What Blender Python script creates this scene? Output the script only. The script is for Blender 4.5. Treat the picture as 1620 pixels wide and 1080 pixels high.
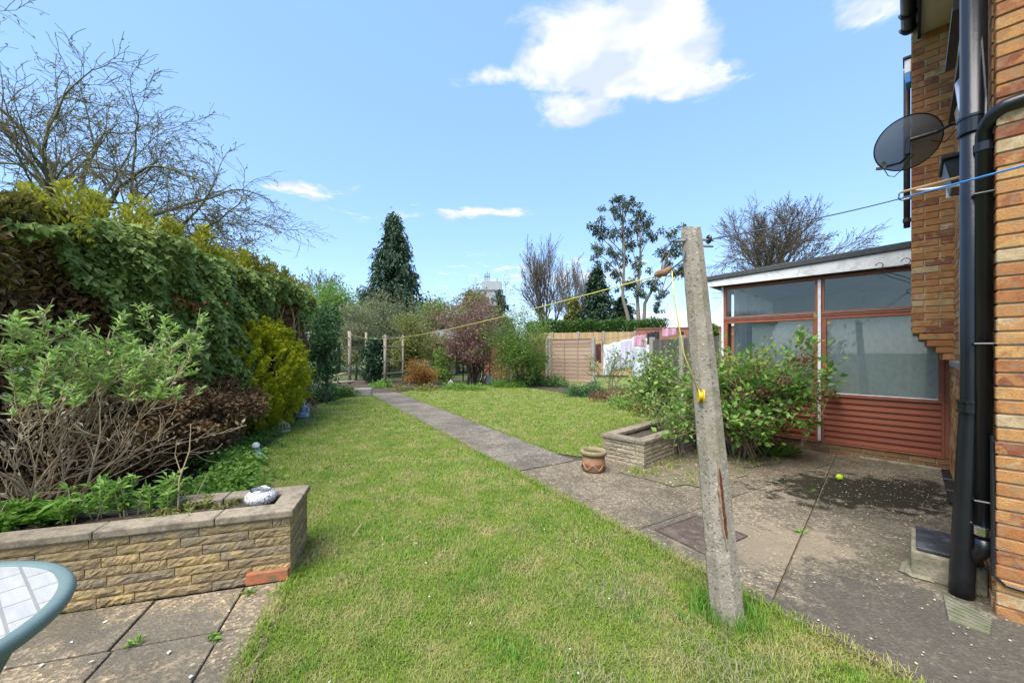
import bpy, math, random
import numpy as np
from mathutils import Vector, Matrix, Euler
R = math.radians
for o in list(bpy.data.objects): bpy.data.objects.remove(o)
SC = bpy.context.scene
COL = SC.collection
random.seed(7)
rng = np.random.default_rng(11)

# ------------------------------------------------------------------ camera
H = 1.47
cam = bpy.data.cameras.new('camera'); cam.lens = 13.4; cam.sensor_width = 36
cam.clip_start = 0.05; cam.clip_end = 3000; cam.shift_y = 15.0 / 1620
camo = bpy.data.objects.new('camera', cam); COL.objects.link(camo)
camo.location = (0, 0, H); camo.rotation_euler = (R(90), 0, 0)
SC.camera = camo

# ------------------------------------------------------------------ sky and sun
SUN_EL, SUN_AZ = R(60), R(215)      # azimuth clockwise from +Y (north)
W = bpy.data.worlds.new('World'); SC.world = W; W.use_nodes = True
nt = W.node_tree; nt.nodes.clear()
def nd(t, typ, **kw):
    n = t.nodes.new(typ)
    for k, v in kw.items(): setattr(n, k, v)
    return n
def vmath(t, op, a, b=None):
    n = nd(t, 'ShaderNodeVectorMath', operation=op); t.links.new(a, n.inputs[0])
    if b is not None:
        if hasattr(b, 'is_output'): t.links.new(b, n.inputs[1])
        else: n.inputs[1].default_value = b
    return n
def fmath(t, op, a, b=None, clamp=False):
    n = nd(t, 'ShaderNodeMath', operation=op); n.use_clamp = clamp
    for i, q in enumerate((a, b)):
        if q is None: continue
        if hasattr(q, 'is_output'): t.links.new(q, n.inputs[i])
        else: n.inputs[i].default_value = q
    return n.outputs[0]
sky = nd(nt, 'ShaderNodeTexSky', sky_type='NISHITA', sun_disc=False)
sky.sun_elevation = SUN_EL; sky.sun_rotation = SUN_AZ
sky.air_density = 1.0; sky.dust_density = 0.4; sky.ozone_density = 1.5; sky.altitude = 50
SKY_STRENGTH = 0.145
bg = nd(nt, 'ShaderNodeBackground'); bg.inputs[1].default_value = SKY_STRENGTH
skm = nd(nt, 'ShaderNodeMix', data_type='RGBA'); skm.inputs[0].default_value = .76          # flat blue mixed into the sky colour to even out its gradient
nt.links.new(sky.outputs[0], skm.inputs[6]); skm.inputs[7].default_value = (.475, .88, 1.62, 1)
nt.links.new(skm.outputs[2], bg.inputs[0])
tc = nd(nt, 'ShaderNodeTexCoord')
sep = nd(nt, 'ShaderNodeSeparateXYZ'); nt.links.new(tc.outputs['Generated'], sep.inputs[0])
zc = fmath(nt, 'MAXIMUM', sep.outputs[2], 0.03)
cmb = nd(nt, 'ShaderNodeCombineXYZ')
nt.links.new(fmath(nt, 'DIVIDE', sep.outputs[0], zc), cmb.inputs[0])
nt.links.new(fmath(nt, 'DIVIDE', sep.outputs[1], zc), cmb.inputs[1])
CLOUDS = [((.36, 1.28), (.36, .28), 1.7), ((.12, 1.20), (.22, .08), .7), ((.60, 1.42), (.25, .15), .95), ((.26, 1.56), (.24, .16), 1.0),
          ((-.10, 1.39), (.17, .09), .6), ((-1.30, 2.33), (.50, .20), .62), ((-.25, 2.74), (.60, .16), .66),
          ((1.02, 1.10), (.30, .09), .7), ((-1.0, 2.8), (.7, .22), .5), ((.9, 5.2), (2.6, 1.5), .55),
          ((-1.6, -1.2), (.7, .5), .9), ((1.6, -2.0), (1., .6), .85), ((-3.2, .4), (.9, .5), .75)]
cur = None
for (c, r, a) in CLOUDS:
    m = vmath(nt, 'MULTIPLY_ADD', cmb.outputs[0], (1 / r[0], 1 / r[1], 0)); m.inputs[2].default_value = (-c[0] / r[0], -c[1] / r[1], 0)
    l = nd(nt, 'ShaderNodeVectorMath', operation='LENGTH'); nt.links.new(m.outputs[0], l.inputs[0])
    v = nd(nt, 'ShaderNodeMath', operation='MULTIPLY_ADD'); nt.links.new(l.outputs['Value'], v.inputs[0]); v.inputs[1].default_value = -a; v.inputs[2].default_value = 1.25 * a
    v = v.outputs[0]
    cur = v if cur is None else fmath(nt, 'MAXIMUM', cur, v)
nz = nd(nt, 'ShaderNodeTexNoise'); nz.inputs['Scale'].default_value = 3.4; nz.inputs['Detail'].default_value = 7
nz.inputs['Roughness'].default_value = 0.62; nz.inputs['Distortion'].default_value = 0.35
nt.links.new(cmb.outputs[0], nz.inputs['Vector'])
den = fmath(nt, 'ADD', cur, fmath(nt, 'MULTIPLY', fmath(nt, 'SUBTRACT', nz.outputs[0], 0.5), 2.5))
mr = nd(nt, 'ShaderNodeMapRange', interpolation_type='SMOOTHSTEP'); nt.links.new(den, mr.inputs[0])
mr.inputs[1].default_value = 0.34; mr.inputs[2].default_value = 0.86
nz2 = nd(nt, 'ShaderNodeTexNoise'); nz2.inputs['Scale'].default_value = 4.5; nz2.inputs['Detail'].default_value = 3
nt.links.new(cmb.outputs[0], nz2.inputs['Vector'])
cr = nd(nt, 'ShaderNodeValToRGB'); nt.links.new(nz2.outputs[0], cr.inputs[0])
cr.color_ramp.elements[0].position = .42; cr.color_ramp.elements[0].color = (.66, .75, .87, 1)
cr.color_ramp.elements[1].position = .56; cr.color_ramp.elements[1].color = (.95, .97, 1, 1)
bg2 = nd(nt, 'ShaderNodeBackground'); nt.links.new(cr.outputs[0], bg2.inputs[0]); bg2.inputs[1].default_value = 0.27
mx = nd(nt, 'ShaderNodeMixShader'); nt.links.new(mr.outputs[0], mx.inputs[0])
nt.links.new(bg.outputs[0], mx.inputs[1]); nt.links.new(bg2.outputs[0], mx.inputs[2])
wo = nd(nt, 'ShaderNodeOutputWorld'); nt.links.new(mx.outputs[0], wo.inputs[0])

sun = bpy.data.lights.new('sun', 'SUN'); sun.energy = 1.8; sun.angle = R(50); sun.color = (1, .955, .88)
suno = bpy.data.objects.new('sun', sun); COL.objects.link(suno)
sd = Vector((math.sin(SUN_AZ) * math.cos(SUN_EL), math.cos(SUN_AZ) * math.cos(SUN_EL), math.sin(SUN_EL)))
suno.rotation_euler = sd.to_track_quat('Z', 'Y').to_euler(); suno.location = sd * 30
vs = SC.view_settings; vs.view_transform = 'Standard'; vs.look = 'None'; vs.exposure = 2.08; vs.gamma = 1
vs.use_curve_mapping = False

# ------------------------------------------------------------------ geometry helpers
F, HY = 603.0, 555.0
def G(px, py, z=0.0):                 # ground (or height z) point seen at a photo pixel
    Y = (H - z) * F / (py - HY); return Vector(((px - 810) / F * Y, Y, z))
def A(px, py, Y):                     # point seen at a photo pixel, Y metres away
    return Vector(((px - 810) / F * Y, Y, H - (py - HY) * Y / F))
D1 = Vector((-.6901, .7237, 0)); D2 = Vector((.7237, .6901, 0))      # house axes
HROT = math.atan2(D1.y, D1.x)
def UV(u, v, z=0.0): return D1 * u + D2 * v + Vector((0, 0, z))

WL = {}
def link(o, parent=None):
    COL.objects.link(o)
    if parent is not None: o.parent = parent
    return o
def tag(o, label=None, cat=None, group=None, kind=None):
    for k, v in (('label', label), ('category', cat), ('group', group), ('kind', kind)):
        if v: o[k] = v
    return o
def thing(name, loc, label, cat, group=None):
    o = bpy.data.objects.new(name, None); o.empty_display_size = .1; link(o); o.location = loc
    WL[o.name] = Vector(loc); return tag(o, label, cat, group)
def origin(parent): return WL.get(parent.name, Vector((0, 0, 0))) if parent is not None else Vector((0, 0, 0))

class MB:
    def __init__(s): s.v = []; s.f = []
    def add(s, vs_, fs):
        b = len(s.v); s.v.extend([tuple(q) for q in vs_]); s.f.extend([tuple(i + b for i in f) for f in fs]); return s
    def box(s, c, size, rz=0.0, M=None, taper=1.0):
        hx, hy, hz = size[0] / 2, size[1] / 2, size[2] / 2
        if M is None: M = Matrix.Rotation(rz, 3, 'Z')
        pts = []
        for z in (-1, 1):
            t = taper if z > 0 else 1
            for x, y in ((-1, -1), (1, -1), (1, 1), (-1, 1)):
                pts.append(Vector(c) + M @ Vector((x * hx * t, y * hy * t, z * hz)))
        return s.add(pts, [(0, 3, 2, 1), (4, 5, 6, 7), (0, 1, 5, 4), (1, 2, 6, 5), (2, 3, 7, 6), (3, 0, 4, 7)])
    def beam(s, a, b, w, h, up=(0, 0, 1)):
        a = Vector(a); b = Vector(b); d = (b - a); L = d.length; d.normalize(); up = Vector(up)
        if abs(d.dot(up)) > .98: up = Vector((0, 1, 0))
        x = d.cross(up).normalized(); z = x.cross(d).normalized()
        M = Matrix((x, d, z)).transposed()
        return s.box((a + b) / 2, (w, L, h), M=M)
    def tube(s, pts, rad, seg=6, cap=True):
        pts = [Vector(p) for p in pts]; n = len(pts)
        if not hasattr(rad, '__len__'): rad = [rad] * n
        b = len(s.v); prev = None
        for i, p in enumerate(pts):
            d = (pts[min(i + 1, n - 1)] - pts[max(i - 1, 0)])
            if d.length < 1e-9: d = Vector((0, 0, 1))
            d.normalize()
            if prev is None:
                a = Vector((0, 0, 1)) if abs(d.z) < .9 else Vector((1, 0, 0))
                x = d.cross(a).normalized()
            else:
                x = (prev - d * prev.dot(d));
                x = x.normalized() if x.length > 1e-6 else d.orthogonal().normalized()
            prev = x; y = d.cross(x)
            for k in range(seg):
                t = 2 * math.pi * k / seg
                s.v.append(tuple(p + (x * math.cos(t) + y * math.sin(t)) * rad[i]))
        for i in range(n - 1):
            for k in range(seg):
                k2 = (k + 1) % seg
                s.f.append((b + i * seg + k, b + i * seg + k2, b + (i + 1) * seg + k2, b + (i + 1) * seg + k))
        if cap:
            s.f.append(tuple(b + k for k in reversed(range(seg)))); s.f.append(tuple(b + (n - 1) * seg + k for k in range(seg)))
        return s
    def lathe(s, c, prof, seg=20, cap=True, sx=1, sy=1):
        b = len(s.v); c = Vector(c)
        for r, z in prof:
            for k in range(seg):
                t = 2 * math.pi * k / seg; s.v.append((c.x + r * sx * math.cos(t), c.y + r * sy * math.sin(t), c.z + z))
        for i in range(len(prof) - 1):
            for k in range(seg):
                k2 = (k + 1) % seg
                s.f.append((b + i * seg + k, b + i * seg + k2, b + (i + 1) * seg + k2, b + (i + 1) * seg + k))
        if cap:
            s.f.append(tuple(b + k for k in reversed(range(seg)))); e = b + (len(prof) - 1) * seg
            s.f.append(tuple(e + k for k in range(seg)))
        return s
    def ball(s, c, r, seg=14, rings=9, sc=(1, 1, 1)):
        prof = [(max(1e-4, r * math.sin(math.pi * i / rings)), 0) for i in range(rings + 1)]
        b = len(s.v); c = Vector(c)
        for i in range(rings + 1):
            t = math.pi * i / rings
            for k in range(seg):
                a = 2 * math.pi * k / seg
                s.v.append((c.x + r * sc[0] * math.sin(t) * math.cos(a), c.y + r * sc[1] * math.sin(t) * math.sin(a), c.z - r * sc[2] * math.cos(t)))
        for i in range(rings):
            for k in range(seg):
                k2 = (k + 1) % seg
                s.f.append((b + i * seg + k, b + i * seg + k2, b + (i + 1) * seg + k2, b + (i + 1) * seg + k))
        return s
    def prism(s, poly, z0, z1):
        n = len(poly); pts = [(p[0], p[1], z0) for p in poly] + [(p[0], p[1], z1) for p in poly]
        fs = [tuple(range(n, 2 * n)), tuple(reversed(range(n)))]
        for i in range(n): j = (i + 1) % n; fs.append((i, j, j + n, i + n))
        return s.add(pts, fs)
    def build(s, name, mat, parent=None, smooth=False, bevel=0, seg=1, world=True):
        off = origin(parent) if world else Vector((0, 0, 0))
        me = bpy.data.meshes.new(name)
        v = np.array(s.v, dtype=np.float64) - np.array(off)
        me.from_pydata(v.tolist(), [], s.f); me.validate(); me.update()
        if smooth: me.polygons.foreach_set('use_smooth', [True] * len(me.polygons))
        me.materials.append(M_[mat] if isinstance(mat, str) else mat)
        o = bpy.data.objects.new(name, me); link(o, parent)
        WL[o.name] = Vector(off) if parent is not None else Vector((0, 0, 0))
        if bevel:
            md = o.modifiers.new('bevel', 'BEVEL'); md.width = bevel; md.segments = seg; md.limit_method = 'ANGLE'
        return o

def np_mesh(name, V, Fq, mat, parent=None, smooth=False):
    """V (n,3); Fq (m,k) faces all with k corners"""
    me = bpy.data.meshes.new(name); off = np.array(origin(parent))
    V = np.asarray(V, dtype=np.float32) - off.astype(np.float32); Fq = np.asarray(Fq, dtype=np.int32); k = Fq.shape[1]
    me.vertices.add(len(V)); me.vertices.foreach_set('co', V.ravel())
    me.loops.add(Fq.size); me.loops.foreach_set('vertex_index', Fq.ravel())
    me.polygons.add(len(Fq)); me.polygons.foreach_set('loop_start', np.arange(0, Fq.size, k, dtype=np.int32))
    me.polygons.foreach_set('loop_total', np.full(len(Fq), k, dtype=np.int32))
    if smooth: me.polygons.foreach_set('use_smooth', np.ones(len(Fq), dtype=bool))
    me.update(calc_edges=True); me.materials.append(M_[mat])
    o = bpy.data.objects.new(name, me); link(o, parent)
    WL[o.name] = Vector(off) if parent is not None else Vector((0, 0, 0))
    return o

def nrm(a): return a / np.maximum(np.linalg.norm(a, axis=-1, keepdims=True), 1e-9)
def leaves(name, pos, dirs, size, mat, parent=None, width=.5, fold=.25, jit=.5, up=None, kind=None):
    """folded diamond leaves: pos (n,3), dirs (n,3), size scalar or (n,)"""
    n = len(pos); pos = np.asarray(pos, float)
    size = np.broadcast_to(np.asarray(size, float), (n,)) * rng.uniform(.65, 1.3, n)
    d = nrm(np.asarray(dirs, float) + rng.normal(0, jit, (n, 3)))
    u = np.broadcast_to(np.array((0, 0, 1.) if up is None else up, float), (n, 3)) + rng.normal(0, .45, (n, 3))
    x = nrm(np.cross(d, u)); z = np.cross(x, d)
    s = size[:, None]
    V = np.empty((n, 4, 3))
    V[:, 0] = pos; V[:, 2] = pos + d * s - z * s * .08
    mid = pos + d * s * .45
    V[:, 1] = mid + x * s * width * .5 + z * s * fold * .4
    V[:, 3] = mid - x * s * width * .5 + z * s * fold * .4
    b = np.arange(n)[:, None] * 4
    Fq = np.concatenate([b + np.array([[0, 1, 2]]), b + np.array([[0, 2, 3]])])
    o = np_mesh(name, V.reshape(-1, 3), Fq, mat, parent)
    if kind: o['kind'] = kind
    return o
# ------------------------------------------------------------------ materials
M_ = {}
def newmat(name):
    m = bpy.data.materials.new(name); m.use_nodes = True; t = m.node_tree; t.nodes.clear()
    out = nd(t, 'ShaderNodeOutputMaterial'); b = nd(t, 'ShaderNodeBsdfPrincipled'); t.links.new(b.outputs[0], out.inputs[0])
    M_[name] = m; return m, t, b, out
def noise(t, vec, scale, detail=6, rough=.6, dist=0.):
    n = nd(t, 'ShaderNodeTexNoise'); n.inputs['Scale'].default_value = scale; n.inputs['Detail'].default_value = min(detail, 4)
    n.inputs['Roughness'].default_value = rough; n.inputs['Distortion'].default_value = dist
    if vec is not None: t.links.new(vec, n.inputs['Vector'])
    return n.outputs[0]
def ramp(t, fac, stops, interp='LINEAR'):
    r = nd(t, 'ShaderNodeValToRGB'); r.color_ramp.interpolation = interp; e = r.color_ramp.elements
    while len(e) < len(stops): e.new(.5)
    for q, (p, c) in zip(e, stops): q.position = p; q.color = (c[0], c[1], c[2], 1)
    t.links.new(fac, r.inputs[0]); return r.outputs[0]
def mix(t, fac, a, b, mode='MIX'):
    n = nd(t, 'ShaderNodeMix', data_type='RGBA', blend_type=mode)
    for i, q in ((0, fac), (6, a), (7, b)):
        if hasattr(q, 'is_output'): t.links.new(q, n.inputs[i])
        elif i == 0: n.inputs[0].default_value = q
        else: n.inputs[i].default_value = (q[0], q[1], q[2], 1)
    return n.outputs[2]
def bump(t, b, h, strength=.4, dist=.01):
    n = nd(t, 'ShaderNodeBump'); n.inputs['Strength'].default_value = strength; n.inputs['Distance'].default_value = dist
    t.links.new(h, n.inputs['Height']); t.links.new(n.outputs[0], b.inputs['Normal'])
def gpos(t): return nd(t, 'ShaderNodeNewGeometry').outputs['Position']
def rnd(t):
    g = nd(t, 'ShaderNodeNewGeometry'); o = nd(t, 'ShaderNodeObjectInfo')
    return fmath(t, 'FRACT', fmath(t, 'ADD', g.outputs['Random Per Island'], o.outputs['Random']))
def plain(name, c1, c2=None, scale=8, rough=.7, bmp=.0, bscale=40, metal=0, spec=.3, stain=None, sscale=3., stretch=None):
    m, t, b, o = newmat(name); p = gpos(t)
    if stretch: p = vmath(t, 'MULTIPLY', p, stretch).outputs[0]
    c2 = c2 or tuple(q * .75 for q in c1)
    col = ramp(t, noise(t, p, scale, 7, .65), [(.3, c2), (.7, c1)])
    if stain:
        f = ramp(t, noise(t, p, sscale, 8, .7, .4), [(.48, (0, 0, 0)), (.68, (1, 1, 1))]); col = mix(t, f, col, stain)
    t.links.new(col, b.inputs['Base Color']); b.inputs['Roughness'].default_value = rough
    b.inputs['Metallic'].default_value = metal; b.inputs['Specular IOR Level'].default_value = spec
    if bmp: bump(t, b, noise(t, p, bscale, 8, .7), bmp, .01)
    return m
def pieces(name, cols, rough=.85, bscale=90, bmp=.5, blotch=.35, bsc=9., dirt=None, stretch=None):
    """bricks, stones, boards: one colour from the list for each piece, plus blotches"""
    m, t, b, o = newmat(name); r = rnd(t); p = gpos(t)
    n = len(cols); col = ramp(t, r, [((i + .0) / n, c) for i, c in enumerate(cols)], 'CONSTANT')
    p2 = p
    if stretch: p2 = vmath(t, 'MULTIPLY', p, stretch).outputs[0]
    r2 = fmath(t, 'FRACT', fmath(t, 'MULTIPLY', r, 7.31)); col2 = ramp(t, r2, [((i + .0) / n, c) for i, c in enumerate(cols[1:] + cols[:1])], 'CONSTANT')
    f = ramp(t, noise(t, p2, bsc, 5, .6, .3), [(.5, (0, 0, 0)), (.6, (blotch * 2, blotch * 2, blotch * 2))])
    col = mix(t, f, col, col2)
    fine = ramp(t, noise(t, p2, bscale, 6, .7), [(.3, (.62, .62, .62)), (.7, (1.18, 1.18, 1.18))]); col = mix(t, .8, col, fine, 'MULTIPLY')
    if dirt:
        f = ramp(t, noise(t, p, dirt[1], 8, .7, .3), [(.45, (0, 0, 0)), (.7, (.85, .85, .85))]); col = mix(t, f, col, dirt[0])
    t.links.new(col, b.inputs['Base Color']); b.inputs['Roughness'].default_value = rough; b.inputs['Specular IOR Level'].default_value = .2
    if bmp: bump(t, b, noise(t, p, bscale, 8, .75), bmp, .012 if 'stone' in name else .006)
    return m
def leafmat(name, cols, trans=.35, rough=.55, spec=.3, patch=None, pscale=1.2, pr=(.45, .6)):
    m, t, b, o = newmat(name); r = rnd(t); n = len(cols)
    col = ramp(t, r, [(i / max(1, n - 1), c) for i, c in enumerate(cols)])
    if patch:
        f = ramp(t, noise(t, gpos(t), pscale, 6, .65), [(pr[0], (0, 0, 0)), (pr[1], (1, 1, 1))])
        c2 = ramp(t, r, [(i / max(1, len(patch) - 1), c) for i, c in enumerate(patch)]); col = mix(t, f, col, c2)
    t.links.new(col, b.inputs['Base Color']); b.inputs['Roughness'].default_value = rough; b.inputs['Specular IOR Level'].default_value = spec
    tr = nd(t, 'ShaderNodeBsdfTranslucent'); t.links.new(col, tr.inputs[0])
    ms = nd(t, 'ShaderNodeMixShader'); ms.inputs[0].default_value = trans
    t.links.new(b.outputs[0], ms.inputs[1]); t.links.new(tr.outputs[0], ms.inputs[2]); t.links.new(ms.outputs[0], o.inputs[0])
    return m
# house
pieces('brick', [(.50, .25, .085), (.42, .18, .06), (.33, .115, .045), (.54, .30, .11), (.46, .215, .07), (.24, .08, .04), (.52, .39, .22), (.38, .15, .05), (.48, .23, .08)], blotch=.4, bsc=14, bscale=110, bmp=.8, dirt=((.30, .19, .10), 16.))
pieces('brick_plinth', [(.30, .15, .06), (.22, .10, .05), (.33, .2, .09), (.26, .17, .1)], dirt=((.10, .09, .06), 5.))
plain('mortar', (.56, .46, .33), (.44, .35, .24), 30, .95, .5, 120)
pieces('stone', [(.44, .31, .14), (.33, .24, .12), (.50, .35, .15), (.22, .17, .10), (.38, .27, .14), (.28, .22, .14)], dirt=((.20, .155, .095), 7.), bmp=1.0, bscale=38, blotch=.4)
pieces('stone_grey', [(.42, .35, .24), (.34, .28, .20), (.46, .38, .25), (.30, .25, .17)], dirt=((.18, .16, .11), 8.), bmp=.8, bscale=60)
pieces('coping', [(.29, .235, .165), (.25, .205, .145), (.32, .26, .185)], dirt=((.11, .095, .068), 13.), bmp=.7, bscale=80)
plain('black_plastic', (.012, .013, .016), (.007, .008, .010), 5, .32, .08, 60, spec=.5)
plain('black_matt', (.02, .02, .021), (.011, .011, .012), 30, .6, .1, 60)
plain('brown_plastic', (.06, .04, .032), (.04, .028, .024), 9, .5)
plain('white_paint', (.78, .77, .75), (.66, .65, .62), 6, .55, .1, 50, stain=(.5, .49, .45), sscale=7)
plain('white_plastic', (.8, .8, .8), (.72, .73, .74), 5, .3, spec=.5)
plain('grey_sill', (.22, .20, .18), (.15, .135, .12), 14, .8, .2, 60)
plain('soffit', (.58, .50, .36), (.50, .43, .31), 5, .7)
pieces('red_wood', [(.29, .085, .042), (.25, .07, .036), (.32, .10, .05)], rough=.5, bmp=.25, bscale=40, stretch=(6, 6, 60), blotch=.2)
plain('red_frame', (.32, .11, .06), (.24, .075, .042), 12, .5, .15, 60)
plain('felt', (.085, .092, .092), (.05, .054, .055), 25, .9, .5, 120)
plain('inner_wall', (.33, .34, .32), (.25, .26, .25), 4, .8)
plain('roof_tile', (.10, .06, .045), (.06, .04, .035), 8, .85, .3, 30)
plain('slate', (.035, .038, .042), (.022, .024, .028), 14, .45, .2, 40, stain=(.10, .105, .11), sscale=4)
plain('concrete_block', (.34, .29, .20), (.20, .17, .11), 25, .92, .7, 100, stain=(.10, .10, .06), sscale=6)
plain('mortar_light', (.33, .30, .25), (.22, .20, .16), 20, .9, .5, 70)
plain('galv', (.35, .36, .37), (.22, .23, .24), 20, .45, metal=.8)
plain('manhole', (.115, .080, .060), (.07, .05, .04), 30, .85, .5, 90, stain=(.16, .13, .10), sscale=9)
plain('drain_tile', (.21, .195, .135), (.13, .125, .08), 14, .92, .5, 80, stain=(.10, .12, .05), sscale=9)
plain('spall', (.34, .27, .19), (.22, .15, .09), 40, .95, .8, 90)
plain('rust', (.16, .045, .018), (.07, .02, .01), 40, .9, .6, 100)
plain('chrome', (.6, .6, .6), (.5, .5, .5), 5, .2, metal=1)
def net_curtain(name, c, sc, trans):
    m, t, b, o = newmat(name); p = gpos(t)
    w = noise(t, vmath(t, 'MULTIPLY', p, (sc, sc, sc * .6 if name == 'net' else .4)).outputs[0], 1., 3)
    n2 = noise(t, p, 160, 2)
    col = mix(t, .5, ramp(t, w, [(.35, tuple(q * .72 for q in c)), (.65, c)]), ramp(t, n2, [(.4, tuple(q * .8 for q in c)), (.6, c)]))
    t.links.new(col, b.inputs['Base Color']); b.inputs['Roughness'].default_value = .9
    tr = nd(t, 'ShaderNodeBsdfTranslucent'); t.links.new(col, tr.inputs[0]); tp = nd(t, 'ShaderNodeBsdfTransparent')
    m1 = nd(t, 'ShaderNodeMixShader'); m1.inputs[0].default_value = .3; t.links.new(b.outputs[0], m1.inputs[1]); t.links.new(tr.outputs[0], m1.inputs[2])
    m2 = nd(t, 'ShaderNodeMixShader'); m2.inputs[0].default_value = trans; t.links.new(m1.outputs[0], m2.inputs[1]); t.links.new(tp.outputs[0], m2.inputs[2])
    t.links.new(m2.outputs[0], o.inputs[0])
net_curtain('net', (.90, .93, .89), 26., .06)
net_curtain('drape', (.8, .81, .82), 34., .0)
def glassmat(name, refl, tint):
    m, t, b, o = newmat(name)
    tp = nd(t, 'ShaderNodeBsdfTransparent'); tp.inputs[0].default_value = (*tint, 1)
    gl = nd(t, 'ShaderNodeBsdfGlossy'); gl.inputs['Roughness'].default_value = .015; gl.inputs[0].default_value = (.86, .84, .78, 1)
    lw = nd(t, 'ShaderNodeFresnel'); lw.inputs[0].default_value = 1.5
    f = fmath(t, 'ADD', fmath(t, 'MULTIPLY', lw.outputs[0], .85), refl, True)
    ms = nd(t, 'ShaderNodeMixShader'); t.links.new(f, ms.inputs[0]); t.links.new(tp.outputs[0], ms.inputs[1]); t.links.new(gl.outputs[0], ms.inputs[2])
    n = nd(t, 'ShaderNodeBump'); n.inputs['Strength'].default_value = .04; t.links.new(noise(t, gpos(t), 3, 2), n.inputs['Height']); t.links.new(n.outputs[0], gl.inputs['Normal'])
    t.links.new(ms.outputs[0], o.inputs[0])
glassmat('glass', .015, (.93, .95, .94)); glassmat('glass_dark', .12, (.35, .38, .38))
# ground
def concrete(name, c1, c2, moss=None):
    m, t, b, o = newmat(name); p = gpos(t)
    big = noise(t, p, 1.6, 8, .7, .3); mid = noise(t, p, 14, 8, .72); fine = noise(t, p, 130, 3, .7)
    vo = nd(t, 'ShaderNodeTexVoronoi'); vo.inputs['Scale'].default_value = 75; t.links.new(p, vo.inputs['Vector'])
    vr = nd(t, 'ShaderNodeSeparateColor'); t.links.new(vo.outputs['Color'], vr.inputs[0])
    col = ramp(t, mid, [(.32, c2), (.66, c1)])
    col = mix(t, ramp(t, big, [(.42, (0, 0, 0)), (.66, (.75, .75, .75))]), col, tuple(q * .58 for q in c2))
    ob = nd(t, 'ShaderNodeObjectInfo'); col = mix(t, .45, col, ramp(t, ob.outputs['Random'], [(0, (.7, .7, .7)), (1, (1.25, 1.22, 1.15))]), 'MULTIPLY')
    agg = ramp(t, vr.outputs[0], [(0, (.45, .45, .45)), (.6, (.9, .88, .85)), (.86, (1.12, 1.06, .98)), (.965, (1.9, 1.7, 1.4))], 'CONSTANT')
    col = mix(t, .75, col, agg, 'MULTIPLY')
    if moss:
        for (cx, cy, rx, ry, mc, th) in moss:
            s = vmath(t, 'SUBTRACT', p, (cx, cy, 0)); s = vmath(t, 'MULTIPLY', s.outputs[0], (1 / rx, 1 / ry, 0))
            l = nd(t, 'ShaderNodeVectorMath', operation='LENGTH'); t.links.new(s.outputs[0], l.inputs[0])
            v = fmath(t, 'ADD', fmath(t, 'SUBTRACT', 1.0, l.outputs['Value']), fmath(t, 'MULTIPLY', fmath(t, 'SUBTRACT', noise(t, p, 6, 9, .75, .2), .5), 2.4))
            f = ramp(t, v, [(.02, (0, 0, 0)), (.30, (th, th, th))]); col = mix(t, f, col, mc)
    t.links.new(col, b.inputs['Base Color']); b.inputs['Roughness'].default_value = .93; b.inputs['Specular IOR Level'].default_value = .2
    h = fmath(t, 'ADD', fmath(t, 'MULTIPLY', vo.outputs['Distance'], .8), fmath(t, 'ADD', fine, mid)); bump(t, b, h, .75, .008)
mc_ = G(1370, 778)
concrete('path_concrete', (.29, .255, .21), (.19, .168, .135))
concrete('patio_concrete', (.345, .285, .205), (.20, .168, .12),
    [(mc_.x, mc_.y, 1.1, .62, (.024, .022, .012), .97), (G(1110, 850).x, G(1110, 850).y, .5, .5, (.10, .088, .07), .7), (2.1, 1.9, .8, .7, (.075, .067, .055), .75), (3.1, 2.5, .7, .5, (.09, .085, .05), .5), (1.9, 2.9, .7, .35, (.33, .26, .17), .55)])
concrete('slab', (.40, .325, .225), (.27, .22, .155), [(-1.9, 1.95, .5, .25, (.13, .115, .09), .7), (-1.5, 1.5, .35, .3, (.16, .14, .10), .6), (-2.4, 2.0, .4, .2, (.12, .105, .08), .7)])
plain('soil', (.10, .075, .05), (.045, .034, .024), 20, .98, 1.0, 60)
plain('dirt', (.24, .19, .125), (.12, .095, .062), 12, .97, .9, 90, stain=(.11, .12, .045), sscale=4)
def lawn_base():
    m, t, b, o = newmat('lawn'); p = gpos(t)
    c = ramp(t, noise(t, p, 2.2, 8, .7, .3), [(.33, (.08, .14, .02)), (.5, (.17, .21, .045)), (.66, (.31, .27, .10))])
    c = mix(t, .6, c, ramp(t, noise(t, p, 60, 5, .8), [(.3, (.35, .35, .35)), (.7, (1.3, 1.3, 1.2))]), 'MULTIPLY')
    t.links.new(c, b.inputs['Base Color']); b.inputs['Roughness'].default_value = .95; bump(t, b, noise(t, p, 90, 6, .8), .9, .02)
lawn_base()
plain('far_ground', (.10, .14, .04), (.07, .09, .03), .5, .95)
leafmat('grass', [(.13, .225, .02), (.195, .31, .03), (.28, .375, .055), (.16, .265, .025), (.33, .37, .085)], .35, .6, .2, patch=[(.44, .36, .15), (.27, .30, .06), (.50, .42, .21), (.31, .32, .08)], pscale=3.0, pr=(.46, .63))
leafmat('grass_lush', [(.08, .20, .02), (.14, .30, .03), (.10, .24, .03)], .35)
leafmat('grass_dry', [(.42, .36, .2), (.30, .27, .14), (.2, .22, .12)], .3)
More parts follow.
